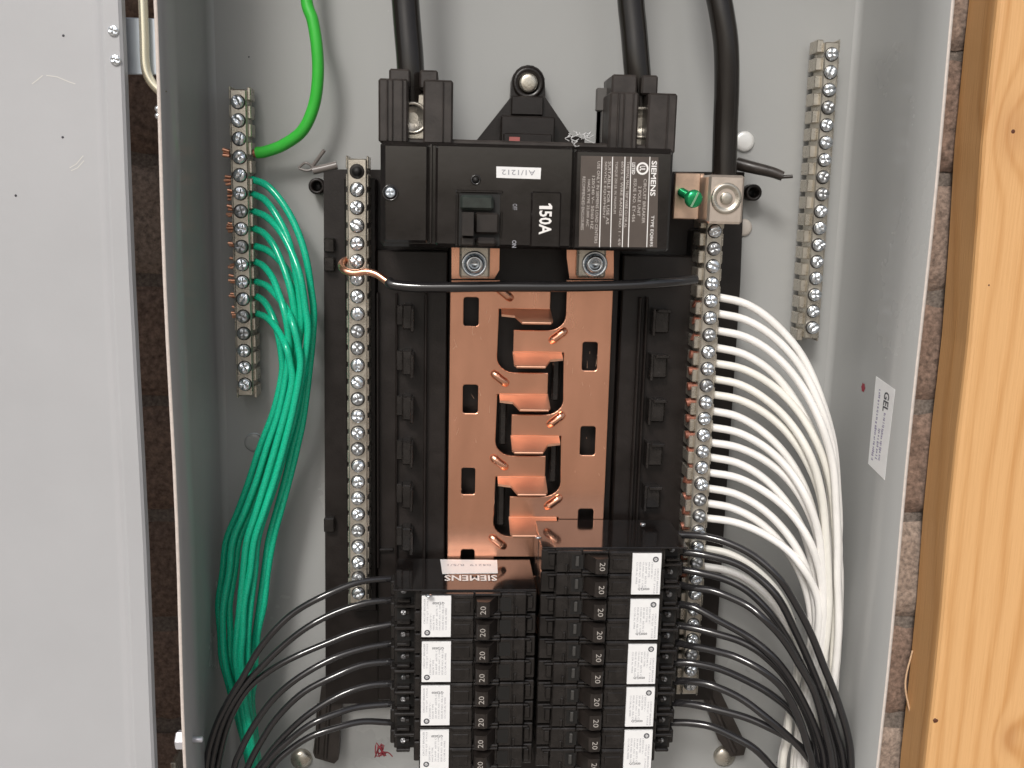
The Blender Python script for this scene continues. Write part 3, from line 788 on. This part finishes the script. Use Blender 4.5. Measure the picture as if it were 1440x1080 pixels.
# 150A pad
b = MB(); b.box(XM(747), XM(789), -(DM+0.0016), -DM, ZM(347.5), ZM(269), 0.0007)
pad = part('rating_pad', b, BAKE, mbk)
k1 = P(767,308,DM+0.0017); m1_ = mpp(767,308,DM); b = MB()
def q1(z, x): return k1+Z*z*m1_+X*x*m1_
b.text('50A', k1-Z*5*m1_, -Z, X, 33*m1_, 18*m1_, True)
b.quad(q1(18,-9), q1(13.6,-9), q1(13.6,9), q1(18,9)); b.quad(q1(18.01,9), q1(18.01,4.6), q1(21.5,3.2), q1(21.5,5.8))
part('rating_print', b, INKW, pad)
# date sticker
b = MB(); b.slab(pts([(698,234),(761,236),(760,252),(698,250)], DM+0.0002), DM-0.0001, DM+0.0002); dst = part('date_sticker', b, PAPER, mbk)
b = MB(); b.text('A1/1212', P(729,242.6,DM+0.0003), -X, -Z, 47*mpp(730,243,DM), 7*mpp(730,243,DM)); part('print', b, INKG, dst)
# rating label
b = MB(); b.slab(pts([(817,219),(926,221),(924,348),(814,346.5)], DM+0.0003), DM-0.0001, DM+0.0003); rl = part('rating_label', b, PLATE, mbk)
e = DM+0.00035; w1 = mpp(870,280,DM)
b = MB()
for (ua, ub) in ((846.5,843),(861.5,858.5),(879,875),(887.5,883.5),(914,909.5)):
    pa, pb = P(ua,220.5,e), P(ub,347.5,e); h_ = X*0.6*w1
    b.quad(pa-h_, pa+h_, pb+h_, pb-h_)
b.text('SIEMENS', P(919,251,e), -Z, X, 48*w1, 7.5*w1, True)
b.text('TYPE EQ8695', P(916.5,325,e), -Z, X, 43*w1, 5*w1)
part('print', b, INKW, rl)
b = MB()
def col(s_, u, v0, v1, h=4.2): b.text(s_, P(u,(v0+v1)/2,e), -Z, X, (v1-v0)*w1*0.985, h*w1)
col('CIRCUIT BREAKER', 906, 252, 314); col('2 POLE UNIT', 899, 262, 304); col('ISSUE NO. EY-456', 892, 252, 312)
col('THERMAL MAG. TRIP WIRE CU OR AL', 881.5, 228, 320, 3.6); col('60/75 C WIRE RANGE NO. 1 - 4/0', 880-6.8, 228, 345, 3.6)
col('TORQUE 250 LB. IN. MAXIMUM', 865.5, 228, 300, 4); col('SUITABLE FOR USE AS', 855.8, 228, 315, 4)
col('SERVICE EQUIPMENT', 850.5, 228, 307, 3.6)
col('USE ONLY IN SIEMENS LOAD CENTERS', 840, 228, 342, 4); col('120/240 V~ 50/60 HZ', 833.5, 248, 322, 4); col('HACR TYPE 22,000 AIC', 827, 253, 318, 4); col('RECOMMENDED ENCLOSURES', 820, 249, 323, 4)
part('fine_print', b, mat('pale_print', (0.50,0.46,0.43), 0.6), rl)
def ring(b, c, r0, r1, ux, uy, n=20, mi=0):
    vs = [c+(ux*math.cos(2*math.pi*i/n)+uy*math.sin(2*math.pi*i/n))*r for r in (r0, r1) for i in range(n)]
    b.add(vs, [[i, (i+1)%n, n+(i+1)%n, n+i] for i in range(n)], False, mi)
b = MB(); c = P(903.5,237,e); ring(b, c, 6*w1, 8.6*w1, -Z, X); b.text('UL', c, -Z, X, 7*w1, 8*w1, True); b.text('LISTED', P(891,237,e), -Z, X, 16*w1, 4.5*w1, True)
part('listing_mark', b, INKW, rl)
# terminal shrouds at the top, each clamping one thick cable
def shroud(x0, xa, xb_, x1, v0, v1, tops, label):
    dS = 0.074
    b = MB()
    z0, z1 = ZM(v1+6, dS), ZM(v0, dS)
    b.box(P(x0,160,dS).x, P(xa,160,dS).x, -dS, -0.030, z0, z1, 0.0010)
    b.box(P(xb_,160,dS).x, P(x1,160,dS).x, -dS, -0.030, z0, z1, 0.0010)
    b.box(P(x0,160,dS).x, P(x1,160,dS).x, -0.045, -0.028, z0, z1-0.001, 0.0010)
    # vertical mould lines
    w = P(x0+1,160,dS).x-P(x0,160,dS).x
    for (u, k_) in ((x0+11,2.5),(x0+19,1.5),(xa-9,1.5),(xb_+27 if x1-xb_ > 38 else xb_+30,1.8)):
        b.box(P(u,160,dS).x, P(u,160,dS).x+k_*w, -(dS+0.0012), -dS+0.0002, z0+0.001, z1-0.0006, 0.0003)
    for (a, c_, va, vb) in tops:
        b.box(P(a,va,0.068).x, P(c_,va,0.068).x, -0.068, -0.040, PZ(a,vb+8,0.068), PZ(a,va,0.068), 0.0009)
    o = part('terminal_shroud', b, SHROUD, mbk, label)
    b = MB(); dl = 0.060
    b.box(P(xa-6,170,dl).x, P(xb_+6,170,dl).x, -dl, -0.044, z0+0.001, ZM(v0+20,dl), 0.0008); part('lug_body', b, TIN, mbk)
    b = MB(); c = P((xa+xb_)/2-4, (v0+v1)/2+8, dl); b.lathe(c, OUT, [(0.0080,-0.001),(0.0080,0.0010),(0.0068,0.0014),(0.0062,0.0004),(0.0010,-0.0002)], 28); part('lug_screw', b, TIN, mbk)
shroud(532, 574, 595, 637, 116, 200, [(547,577,96,116),(590,616,98,117)], None)
shroud(857, 898, 911, 952, 125, 205, [(861,897,104,124),(903,926,105,125)], None)
b = MB(); b.box(P(838,140,0.05).x, P(858,140,0.05).x, -0.052, -0.048, PZ(845,157,0.05), PZ(845,124,0.05), 0.0006); b.box(P(845,175,0.05).x, P(853,175,0.05).x, -0.052, -0.048, PZ(845,202,0.05), PZ(845,156,0.05), 0.0006)
part('side_tab', b, mat('faded_black_plastic', (0.09,0.085,0.08), 0.45), mbk)
# fluff caught on the top edge
b = MB(); rf = random.Random(5)
for i in range(16):
    c = P(812+rf.uniform(-9,14), 194+rf.uniform(-5,4), 0.082); q_ = [c]
    for k_ in range(3): q_.append(q_[-1]+Vector((rf.uniform(-.0026,.0026), rf.uniform(-.001,.001), rf.uniform(-.0018,.0018))))
    b.tube(q_, 0.00022, 4, sub=3)
tag_o = solo('fluff', b, FLUFF, 'wisp of pale grey fluff on the top edge of the main breaker', 'fluff')

# ------------------------------------------------------------------ neutral lug with green bonding screw
lug = thing('neutral_lug', 'silver aluminium lug right of the main breaker, clamping the rightmost black cable', 'lug', P(1020,280,0.058))
b = MB(); b.box(P(948,275,0.048).x, P(984,275,0.048).x, -0.048, -0.045, PZ(965,308,0.048), PZ(965,243,0.048), 0.0005); b.box(P(984,275,0.052).x, P(997,275,0.052).x, -0.040, -0.037, PZ(990,308,0.05), PZ(990,243,0.05), 0.0004)
part('strap_plate', b, mat('copper_tinted_tin', (0.70,0.50,0.38), 0.3, 0.8, var=0.25, vscale=70), lug)
b = MB(); b.box(P(996,280,0.060).x, P(1046,280,0.060).x, -0.060, -0.036, PZ(1020,315,0.060), PZ(1020,246,0.060), 0.0012); part('lug_block', b, mat('cast_aluminium', (0.72,0.62,0.54), 0.28, 0.8, bump=0.1, var=0.1, vscale=100), lug)
c = P(1021,279,0.060); b = MB(); b.lathe(c, OUT, [(0.0080,-0.0005),(0.0080,0.0006),(0.0070,0.0013),(0.0058,0.0009),(0.0048,-0.0001),(0.0033,0.0),(0.0031,0.0014),(0.0024,0.0018),(0.0002,0.0016)], 32); part('lug_screw', b, TIN, lug)
gs = thing('bonding_screw', 'green slotted bonding screw in the plate beside the silver lug', 'screw', P(978,280,0.06))
b = MB(); tip = P(958,270,0.048); hd = P(974,279,0.066); ax = (hd-tip).normalized()
b.tube([tip, hd], 0.0018, 10, sub=1)
for k_ in range(9):
    b.lathe(tip+(hd-tip)*(k_+0.5)/9.5, ax, [(0.0018,-0.0005),(0.0024,0),(0.0018,0.0005)], 12)
part('shank', b, GSCREW, gs)
b = MB(); b.lathe(hd, ax, [(0.0044,0),(0.0047,0.001),(0.0044,0.0024),(0.003,0.0032),(0.0005,0.0034)], 18)
part('head', b, GSCREW, gs)
b = MB(); sxx = ax.cross(Vector((0.4,0,1))).normalized(); szz = ax.cross(sxx); Mx = Matrix((sxx, ax, szz)).transposed().to_4x4(); Mx.translation = hd
b.box(-0.0005, 0.0005, 0.0026, 0.0036, -0.0040, 0.0040, M=Mx); part('slot', b, mat('pale_green_slot', (0.35,0.6,0.4), 0.3, 0.5), gs)

# ------------------------------------------------------------------ thick cables
JIT = random.Random(21)
def cable(pp, rpx, m, name, label, cat, group=None, n=16, ends=None, endmat=COPD, sub=8):
    if rpx < 8: pp = [q if k_ < 2 else (q[0]+JIT.uniform(-.9,.9), q[1]+JIT.uniform(-.6,.6), q[2]+JIT.uniform(-.0004,.0004)) for k_, q in enumerate(pp)]
    p3 = [P(*q) for q in pp]; u, v, d = pp[len(pp)//2]
    r = rpx*mpp(u, v, d)
    b = MB(); b.tube(p3, r, n, sub=sub)
    t = thing(name, label, cat, p3[0], group)
    part('insulation', b, m, t)
    if ends:
        e3 = [P(*q) for q in ends[0]]; b = MB(); b.tube(e3, ends[1]*mpp(u, v, d), 8, sub=3); part('bare_end', b, endmat, t)
    return t
gthick = 'thick black supply cables'
cable([(560,-240,0.052),(564,-90,0.052),(570,0,0.053),(573,40,0.054),(576,75,0.055),(578,110,0.055),(580,150,0.054)], 19.5, CAB, 'supply_cable', 'thick black cable entering the left terminal of the main breaker', 'cable', gthick)
cable([(876,-240,0.052),(882,-90,0.052),(887,0,0.053),(891,40,0.054),(894,75,0.055),(897,110,0.055),(901,150,0.054)], 19, CAB, 'supply_cable', 'thick black cable entering the right terminal of the main breaker', 'cable', gthick)
cable([(975,-240,0.045),(990,-100,0.047),(1007,-20,0.049),(1015,20,0.050),(1021,65,0.050),(1022,120,0.049),(1020,180,0.048),(1018,255,0.048)], 17.5, CAB, 'supply_cable', 'thick black cable bending down into the silver neutral lug', 'cable', gthick)
cable([(415,-240,0.020),(425,-80,0.022),(431,0,0.024),(440,30,0.025),(446,70,0.025),(447,110,0.024),(441,150,0.022),(425,184,0.020),(398,204,0.0165),(374,213,0.0145),(361,215,0.0135)], 8.5, LIME, 'ground_cable', 'single thick bright lime green cable curving into the left ground bar', 'cable',
      ends=([(363,215,0.0135),(356,216,0.0135)], 6))
b = MB()
for (dy, dz) in ((0,0),(0.0013,0.0012),(-0.0013,0.0012),(0.0013,-0.0012),(-0.0013,-0.0012)):
    b.tube([P(323,216,0.0115)+Vector((0,dy,dz)), P(314,214,0.0115)+Vector((0,dy*1.3,dz*1.3))], 0.0010, 6, sub=1)
lime = [o for o in bpy.data.objects if o.name == 'ground_cable'][0]
part('strand_end', b, COPW, lime)

# ------------------------------------------------------------------ bonding jumper from the left neutral bar
jt = thing('jumper_wire', 'black jumper wire with bare copper end, crossing below the main breaker', 'wire', P(700,402,0.062))
b = MB(); b.tube([P(546,396,0.058), P(556,401,0.060), P(600,404,0.062), P(700,403,0.063), P(800,403,0.063), P(880,401,0.062), P(940,397,0.058), P(978,393,0.050)], 7.5*mpp(700,400,0.06), 12)
part('insulation', b, BLK, jt)
b = MB(); b.tube([P(514,364,0.036), P(500,364,0.036), P(486,366,0.040), P(480,372,0.046), P(484,380,0.052), P(498,384,0.054), P(515,382,0.055), P(530,386,0.056), P(545,396,0.058), P(556,401,0.060)], 5.2*mpp(500,380,0.05), 10, sub=6)
part('bare_end', b, COPPER, jt)

# ------------------------------------------------------------------ branch wires
ordn = ['topmost','second','third','fourth','fifth','sixth','seventh','eighth','ninth','tenth','eleventh','twelfth','thirteenth','fourteenth','fifteenth','sixteenth','lowest']
def lerp(a, b_, t): return a+(b_-a)*t
def interp(tab, y):
    if y <= tab[0][0]: return tab[0][1]
    for (y0, x0), (y1, x1_) in zip(tab, tab[1:]):
        if y <= y1: return lerp(x0, x1_, (y-y0)/(y1-y0))
    return tab[-1][1]
def ell(x0, y0, x1_, y1, n=6, k=1.0, slope=0.0):
    out = []
    for i in range(n+1):
        a = (math.pi/2)*i/n
        out.append((x0+(x1_-x0)*math.sin(a)**k, y0+(y1-y0)*(1-math.cos(a))+slope*math.sin(2*a)))
    return out
# green
GXL = [(400,402),(480,407),(575,386),(675,353),(760,322),(850,308),(920,310),(985,328),(1080,350),(1200,372),(1330,380)]
GXR = [(400,440),(480,441),(575,427),(675,404),(760,382),(850,371),(920,361),(985,356),(1080,368),(1200,402),(1330,410)]
gstart = [(354,252),(356,273),(356,297),(357,321),(359,346),(359,368),(360,396),(361,417),(362,441)]
gorder = [1.0, 0.5, 0.74, 0.30, 0.88, 0.14, 0.62, 0.0, 0.40]
rg = random.Random(11)
for i, ((u, v), s_) in enumerate(zip(gstart, gorder)):
    yj = v + lerp(205, 95, i/8)
    xj = lerp(interp(GXL, yj), interp(GXR, yj), s_)
    lay = [0, 1, 2, 1, 0, 2, 3, 0, 3][i]
    db = 0.026 + 0.0042*lay; ph_ = rg.uniform(0, 6)
    pp = [(a, b_, lerp(0.0125, db, min(1, j/4))) for j, (a, b_) in enumerate(ell(u, v, xj, yj, 6, 1.06, 3))]
    for y in (575, 630, 675, 720, 760, 805, 850, 890, 925, 955, 985, 1030, 1080, 1200, 1330):
        if y > yj+25:
            pp.append((lerp(interp(GXL, y), interp(GXR, y), s_+0.05*math.sin(y*0.008+ph_))+rg.uniform(-1.0, 1.0), y, db+0.006*min(1, max(0, (y-675)/200))+rg.uniform(-.0003,.0003)))
    t = cable(pp, 5.0, GREEN, 'ground_wire', '%s of the nine green wires leaving the left ground bar' % ordn[i] if i < 8 else 'lowest of the nine green wires leaving the left ground bar', 'wire', 'green ground wires', n=10, ends=([(u+3, v, 0.0125),(u-8, v, 0.0125)], 3.6), sub=5)
    # copper tip sticking out at the far side of the bar
    b = MB(); us = u-33; v0 = v
    for k_ in range(4):
        o_ = Vector((0, rg.uniform(-.0012,.0012), rg.uniform(-.0022,.0022)))
        b.tube([P(us+4, v0+k_*2-3, 0.012)+o_, P(us-rg.uniform(2,6), v0+k_*2.5-4, 0.012)+o_*1.2], 0.0009, 6, sub=1)
    part('strand_end', b, COPW, t)
# white
WXR = [(560,1160),(620,1172),(690,1177),(760,1180),(870,1181),(965,1174),(1080,1160),(1200,1160),(1330,1150)]
WXL = [(560,1105),(700,1120),(800,1128),(870,1130),(950,1120),(1010,1108),(1080,1099),(1200,1098),(1330,1095)]
wst = [(1008,417),(1007,440),(1006,464),(1005,488),(1003,510),(1001,532),(1000,554),(999,577),(998,600),(1000,622),(1001,643),(996,664),(994,686),(993,707),(992,728),(990,771),(990,796)]
ws = [0.0, 0.10, 0.05, 0.22, 0.16, 0.34, 0.28, 0.45, 0.40, 0.55, 0.66, 0.50, 0.72, 0.80, 0.62, 0.90, 1.0]
rw = random.Random(4)
ws = [min(1, max(0, w_+rw.uniform(-.09,.09))) for w_ in ws]
for i, ((u, v), s_) in enumerate(zip(wst, ws)):
    yj = v + lerp(262, 135, i/16) + rw.uniform(-22, 22)
    xj = lerp(interp(WXR, yj), interp(WXL, yj), s_)
    lay = [0,1,2,0,1,2,1,0,2,1,0,2,1,0,2,1,0][i]
    db = 0.052 + 0.0042*lay
    pp = [(a, b_, lerp(0.036, db, min(1, j/4))) for j, (a, b_) in enumerate(ell(u-2, v, xj, yj, 6, 1.0, 3))]
    for y in (700, 735, 770, 810, 850, 890, 930, 965, 1000, 1040, 1080, 1200, 1330):
        if y > yj+28: pp.append((lerp(interp(WXR, y), interp(WXL, y), s_)+rw.uniform(-1, 1), y, db+rw.uniform(-.0004,.0004)))
    cable(pp, 5.3, WHITE if rw.random() < 0.8 else WHITE2, 'neutral_wire', ('%s of the white wires leaving the right neutral bar' % ordn[i]), 'wire', 'white neutral wires', n=10, ends=([(u-1, v, 0.036),(u-14, v, 0.036)], 4.0), sub=5, endmat=COPW)
# copper ends at the left side of the right neutral bar
for o in list(bpy.data.objects):
    if o.name.startswith('neutral_wire') and o.parent is None and 'label' in o:
        i = ordn.index(o['label'].split(' ')[0]); u, v = wst[i]
        b = MB(); uu = u-31
        vv = v+11
        b.tube([P(uu+12, vv, 0.037), P(uu+2, vv, 0.037), P(uu-rw.uniform(1,4), vv+rw.uniform(-2,2), 0.037)], 0.0024, 7, sub=1)
        part('strand_end', b, COPD, o)
# black, left column
LB = [
 [(550,814),(516,817),(487,825),(445,843),(412,862),(386,887),(362,917),(342,950),(318,990),(300,1030),(290,1080),(284,1200),(284,1330)],
 [(550,844),(516,847),(472,861),(433,881),(398,908),(368,938),(340,967),(318,1006),(303,1050),(296,1100),(292,1200),(292,1330)],
 [(549,878),(504,887),(457,905),(410,926),(374,947),(346,972),(325,1010),(311,1056),(305,1100),(300,1200),(300,1330)],
 [(549,905),(510,912),(466,927),(421,952),(386,982),(359,1018),(338,1056),(328,1090),(318,1200),(316,1330)],
 [(549,930),(510,935),(472,950),(427,973),(392,1006),(367,1042),(349,1078),(340,1110),(330,1200),(326,1330)],
 [(549,961),(516,964),(481,976),(439,1000),(404,1030),(374,1066),(356,1100),(342,1200),(338,1330)],
 [(549,990),(504,994),(472,1003),(439,1018),(410,1038),(381,1066),(360,1104),(352,1200),(348,1330)],
 [(549,1016),(510,1015),(475,1022),(439,1035),(410,1053),(386,1076),(370,1110),(362,1200),(358,1330)]]
for i, l in enumerate(LB):
    pp = [(a, b_, lerp(0.052, 0.062-0.0018*(i % 3), min(1, j/3))) for j, (a, b_) in enumerate(l)]
    pp = [(l[0][0]+14, l[0][1]-0.5, 0.050)] + pp
    cable(pp, 4.8, BLK, 'branch_wire', '%s of the eight black wires leaving the left breaker column' % (ordn[i] if i < 7 else 'lowest'), 'wire', 'black branch wires at the left', n=10, sub=6)
RB = [
 [(955,752),(989,754),(1025,764),(1060,782),(1094,812),(1118,846),(1140,890),(1160,940),(1178,985),(1192,1035),(1198,1080),(1200,1200),(1200,1330)],
 [(955,776),(989,780),(1033,792),(1067,812),(1094,842),(1116,884),(1137,930),(1160,985),(1176,1030),(1186,1080),(1190,1200),(1190,1330)],
 [(955,800),(985,806),(1020,815),(1052,832),(1082,860),(1105,894),(1128,935),(1150,980),(1166,1030),(1176,1080),(1180,1200),(1180,1330)],
 [(955,822),(972,826),(1005,832),(1047,850),(1074,870),(1100,898),(1124,935),(1145,975),(1160,1025),(1169,1080),(1172,1200),(1172,1330)],
 [(950,849),(975,854),(1005,869),(1052,895),(1084,921),(1110,952),(1134,995),(1150,1035),(1160,1080),(1164,1200),(1164,1330)],
 [(950,879),(975,883),(1005,891),(1040,902),(1070,919),(1100,948),(1124,985),(1142,1028),(1152,1080),(1156,1200),(1156,1330)],
 [(950,904),(975,908),(1005,915),(1036,925),(1074,945),(1103,972),(1124,1010),(1136,1050),(1142,1080),(1147,1200),(1147,1330)],
 [(946,931),(975,933),(1010,940),(1052,958),(1085,977),(1115,1004),(1135,1042),(1146,1080),(1150,1200),(1150,1330)],
 [(944,958),(970,958),(1000,963),(1040,982),(1080,1010),(1112,1038),(1135,1064),(1148,1090),(1155,1200),(1155,1330)],
 [(944,988),(970,990),(1000,996),(1047,1008),(1085,1025),(1115,1042),(1140,1066),(1154,1095),(1160,1200),(1160,1330)],
 [(944,1016),(970,1017),(1000,1022),(1030,1034),(1060,1053),(1088,1080),(1104,1105),(1120,1200),(1120,1330)]]
RD = [0.076, 0.072, 0.070, 0.078, 0.074, 0.071, 0.080, 0.068, 0.076, 0.073, 0.068]
for i, l in enumerate(RB):
    pp = [(a, b_, lerp(0.054, RD[i], min(1, j/4))) for j, (a, b_) in enumerate(l)]
    pp = [(l[0][0]-16, l[0][1]-0.5, 0.052)] + pp
    cable(pp, 5.3, BLK, 'branch_wire', '%s of the eleven black wires leaving the right breaker column' % (ordn[i] if i < 10 else 'lowest'), 'wire', 'black branch wires at the right', n=10, sub=6)

# ------------------------------------------------------------------ branch breakers
DBK, DF = 0.0335, 0.0835
MOD = 0.0252; PO = MOD/2
TS = screw_mesh('terminal_screw', 0.0016, 0.0012, mat('dark_zinc', (0.30,0.30,0.31), 0.3, 0.85, var=0.4, vscale=900), 'cross', n=12)
LINES = ['CIRCUIT BREAKER', 'TYPE QT  2 POLE', '120/240 V~', 'HACR TYPE', '20 AMP  60/75 C', '10,000 AIC 1 OR 2', 'ISSUE NO. RB-23', 'CU OR AL WIRE']
rbk = random.Random(9)
def twin_breaker(xo, s_, ztop, label, first):
    LEN = 76.2 if s_ > 0 else 78.4
    """xo: X of the outer end; s_: +1 for the left column (outer end at the left)"""
    t = thing('twin_breaker', label, 'circuit breaker', (xo+s_*0.0375, -DBK, ztop-MOD/2), 'twin breakers in the left column' if s_ > 0 else 'twin breakers in the right column')
    def bx_(b, u0, u1, d0, d1, z0, z1, bev=0.0004): b.box(xo+s_*u0/1000, xo+s_*u1/1000, -d1/1000, -d0/1000, ztop-z1/1000, ztop-z0/1000, bev)
    g = 0.15; m1 = PO*1000; m2 = MOD*1000-0.15
    b = MB()
    bx_(b, 0, LEN, 33.5, 62, g, m2, 0.0005)
    bx_(b, 15, 71, 61, 80, g, m2, 0.0006)
    # plateau either side of each handle
    for (a, c_) in ((g, m1-0.1), (m1+0.1, m2)):
        bx_(b, 14.6, 43, 79, 83.5, a+0.1, c_-0.05, 0.0005)
        bx_(b, 57, 70.5, 79, 82.6, a+0.3, c_-0.3, 0.0005)
        bx_(b, 63.5, 64.4, 82, 83.2, a+0.6, c_-0.6, 0.0003)
        bx_(b, 43.2, 57, 79, 83.4, a+0.05, a+1.5, 0.0004); bx_(b, 43.2, 57, 79, 83.4, c_-1.5, c_-0.05, 0.0004)
        bx_(b, 31.8, 42.6, 83.3, 84.3, a+0.3, a+2.3, 0.0004)          # moulded flat lugs beside the label
        bx_(b, 32.5, 41.0, 83.3, 83.9, a+4.2, c_-2.2, 0.0003)
        bx_(b, 70.8, LEN-0.2, 60, 79.5+rbk.uniform(-.6,.3), a+0.5, c_-0.5, 0.0005); bx_(b, 66, LEN-3, 79, 81.5, a+0.9, a+2.0, 0.0003); bx_(b, 64.6, 66.0, 82.3, 83.6, c_-5, c_-1, 0.0003)
        bx_(b, 71, 74.2, 79, 81, a+2.4, c_-3.0, 0.0005)
        # terminal shoulders
        bx_(b, 0.2, 13, 61, 68.5, a+0.05, a+1.9, 0.0005)
        bx_(b, 1.5, 9, 61, 66.5, c_-2.0, c_-0.1, 0.0005)
        bx_(b, 11.5, 15, 61, 76, a+0.4, c_-0.4, 0.0006)
        bx_(b, -2.2, 1.0, 50, 60.5, a+2.2, c_-2.0, 0.0006)
        bx_(b, 6.5, 9.0, 61, 70.0+rbk.uniform(-1,1), a+2.6, a+4.6, 0.0005)
    part('housing', b, MOULD, t)
    lz = (MOD*1000-22.6)/2
    lz += rbk.uniform(-.35,.35); lo_ = rbk.uniform(-.4,.3)
    b = MB(); bx_(b, 15.6+lo_, 30.9+lo_, 83.3, 84.75, lz, lz+22.6, 0.0001); lb = part('paper_label', b, PAPER, t)
    b = MB(); yl = -0.0848
    rx, ry = (-Z, X) if s_ < 0 else (Z, -X)
    c0 = Vector((xo+s_*23.25/1000, yl, ztop-MOD/2))
    cc = c0 - rx*0.0085 + ry*0.0047
    for k_, ln in enumerate(LINES):
        off = 0.0062-0.0016*k_
        L2 = 0.0012*len(ln)*0.78
        sh = 0.0035 if k_ < 2 else 0.0
        b.text(ln, c0+ry*off+rx*(sh-0.004+L2/2-0.003 if k_ >= 2 else sh), rx, ry, L2, 0.0009)
    part('print', b, INKG, lb)
    b = MB(); ring(b, cc, 0.0009, 0.0016, rx, ry, 14); b.text('UL', cc, rx, ry, 0.0014, 0.0014, True); b.text('QT2020', c0+rx*0.0080-ry*0.001, ry, -rx, 0.0062, 0.0014, True)
    part('listing_mark', b, INKD, lb)
    for k_ in (0, 1):
        z0 = ztop-k_*PO
        # switch handle
        hw = 0.0083; zc = z0-PO/2
        hh_ = rbk.uniform(-.25,.25); prof = [(43.6,79.5),(44.2,88.2),(45.0,89.2),(49.4,89.8),(50.8,89.0),(55.8,79.5)]
        fr_ = [Vector((xo+s_*a/1000, -c_/1000, zc-hw/2)) for a, c_ in prof]; bk_ = [p+Z*hw for p in fr_]
        b = MB(); b.poly(fr_, bk_); hd_ = part('switch_handle', b, HANDLE, t)
        # keep the end face darker print on it
        b = MB(); b.text('20', Vector((xo+s_*47.4/1000, -0.08995, zc+rbk.uniform(-.0003,.0003))), rx, ry, 0.0046, 0.0029); part('rating_print', b, mat('handle_print', (0.40,0.37,0.34), 0.6) if 'handle_print' not in bpy.data.materials else bpy.data.materials['handle_print'], hd_)
        b = MB(); b.box(xo+s_*0.0566, xo+s_*0.0625, -0.0829, -0.0825, zc-0.0038, zc+0.0038); part('recess', b, DARK, t)
        b = MB(); b.box(xo+s_*0.0588, xo+s_*0.0606, -0.0842, -0.0828, zc-0.0020, zc+0.0034, 0.0003); part('indicator', b, mat('grey_indicator', (0.05,0.048,0.045), 0.4) if 'grey_indicator' not in bpy.data.materials else bpy.data.materials['grey_indicator'], t)
        b = MB(); b.box(xo+s_*0.0015, xo+s_*0.0112, -0.0627, -0.0619, z0-0.0106, z0-0.0021); part('terminal_recess', b, DARK, t)
        if s_ > 0: bpy.data.objects.remove([o for o in t.children if o.name.startswith('indicator')][-1])
        q_ = inst('terminal_screw', TS, t, Vector((xo+s_*0.0052, -0.0628, z0-0.0068+rbk.uniform(-.0006,.0006))), (rbk.uniform(-.3,.3), rbk.uniform(0,3), rbk.uniform(-.3,.3)))
    return t
xoL = PX(551,930,0.0835); ztL = PZ(650,835,0.0835)
names = ['topmost','second','third','fourth','lowest']
for i in range(4):
    twin_breaker(xoL, 1, ztL-i*MOD, '%s twin breaker of the left column%s' % (names[i] if i < 3 else 'lowest', ', its white-lettered side showing' if i == 0 else ', white label at its left'), i == 0)
xoR = PX(962,930,0.0835); ztR = PZ(850,775,0.0835)
for i in range(5):
    twin_breaker(xoR, -1, ztR-i*MOD, '%s twin breaker of the right column%s' % (names[i], ', its plain glossy side showing' if i == 0 else ', white label at its right'), i == 0)
# glossy side faces of the two topmost breakers
tL = [o for o in bpy.data.objects if o.name == 'twin_breaker'][0]
tR = [o for o in bpy.data.objects if o.name == 'twin_breaker.004'][0]
b = MB(); b.box(xoL+0.0002, xoL+0.0758, -0.0795, -0.0338, ztL-0.0002, ztL+0.0006, 0.0002)
sideL = part('side_cheek', b, BAKE, tL)
b = MB(); b.box(xoR-0.0002, xoR-0.0780, -0.0795, -0.0338, ztR-0.0002, ztR+0.0006, 0.0002)
sideR = part('side_cheek', b, BAKE, tR)
zz = ztL+0.00065
def onside(u, v):
    r = ray(u, v); t_ = (zz-CAM.z)/r.z; return CAM+r*t_
# white sticker and lettering on the left one
q4 = [onside(619,787), onside(699,788), onside(700,806), onside(622,807)]
b = MB(); b.poly([p+Z*0.0002 for p in q4], q4); stk = part('side_sticker', b, PAPER, tL)
cc = sum(q4, Vector())/4+Z*0.0003
b = MB(); b.text('04219  R/5/1', cc+Y*0.0018, -X, -Y, (q4[1]-q4[0]).length*0.75, 0.003); part('print', b, INKG, stk)
c = onside(662,813)+Z*0.0001; b = MB(); b.text('SIEMENS', c, -X, -Y, (onside(699,813)-onside(625,813)).length, (onside(662,817)-onside(662,809)).length, True); part('brand_print', b, INKW, tL)
for (u, v, tt, zc_) in ((904,737,tR,ztR),(757,756,tR,ztR),(603,838,tL,ztL)):
    zz = zc_+0.0007; c = onside(u, v); b = MB(); b.lathe(c, Z, [(0.0018,0),(0.0015,0.0006),(0.0004,0.0008)], 12); part('rivet', b, ZINC, tt)

# red-black wisp caught at the lowest left breaker
b = MB(); rr_ = random.Random(2)
c0 = P(538,1056,0.05); q_ = []
for k_ in range(15):
    a = k_*1.9; q_.append(P(534+7*math.cos(a)+rr_.uniform(-3,3), 1055+9*math.sin(a*1.3)+rr_.uniform(-4,4), 0.05+rr_.uniform(-.002,.002)))
q_ += [P(545,1058,0.05), P(552,1064,0.05)]
b.tube(q_, 0.00035, 5, sub=3)
solo('thread_tangle', b, mat('dark_red_thread', (0.20,0.02,0.03), 0.6), 'small dark red tangled thread caught beside the lowest left breaker', 'thread')
# specks of dirt on the enamel
b = MB()
for (u, v) in ((350,80),(1119,870),(1083,1076),(1092,1072),(1140,1052),(395,640)):
    b.lathe(P(u, v, 0.0), OUT, [(0.0005,0),(0.0003,0.0002)], 6)
part('dust_speck', b, INKD, enc)
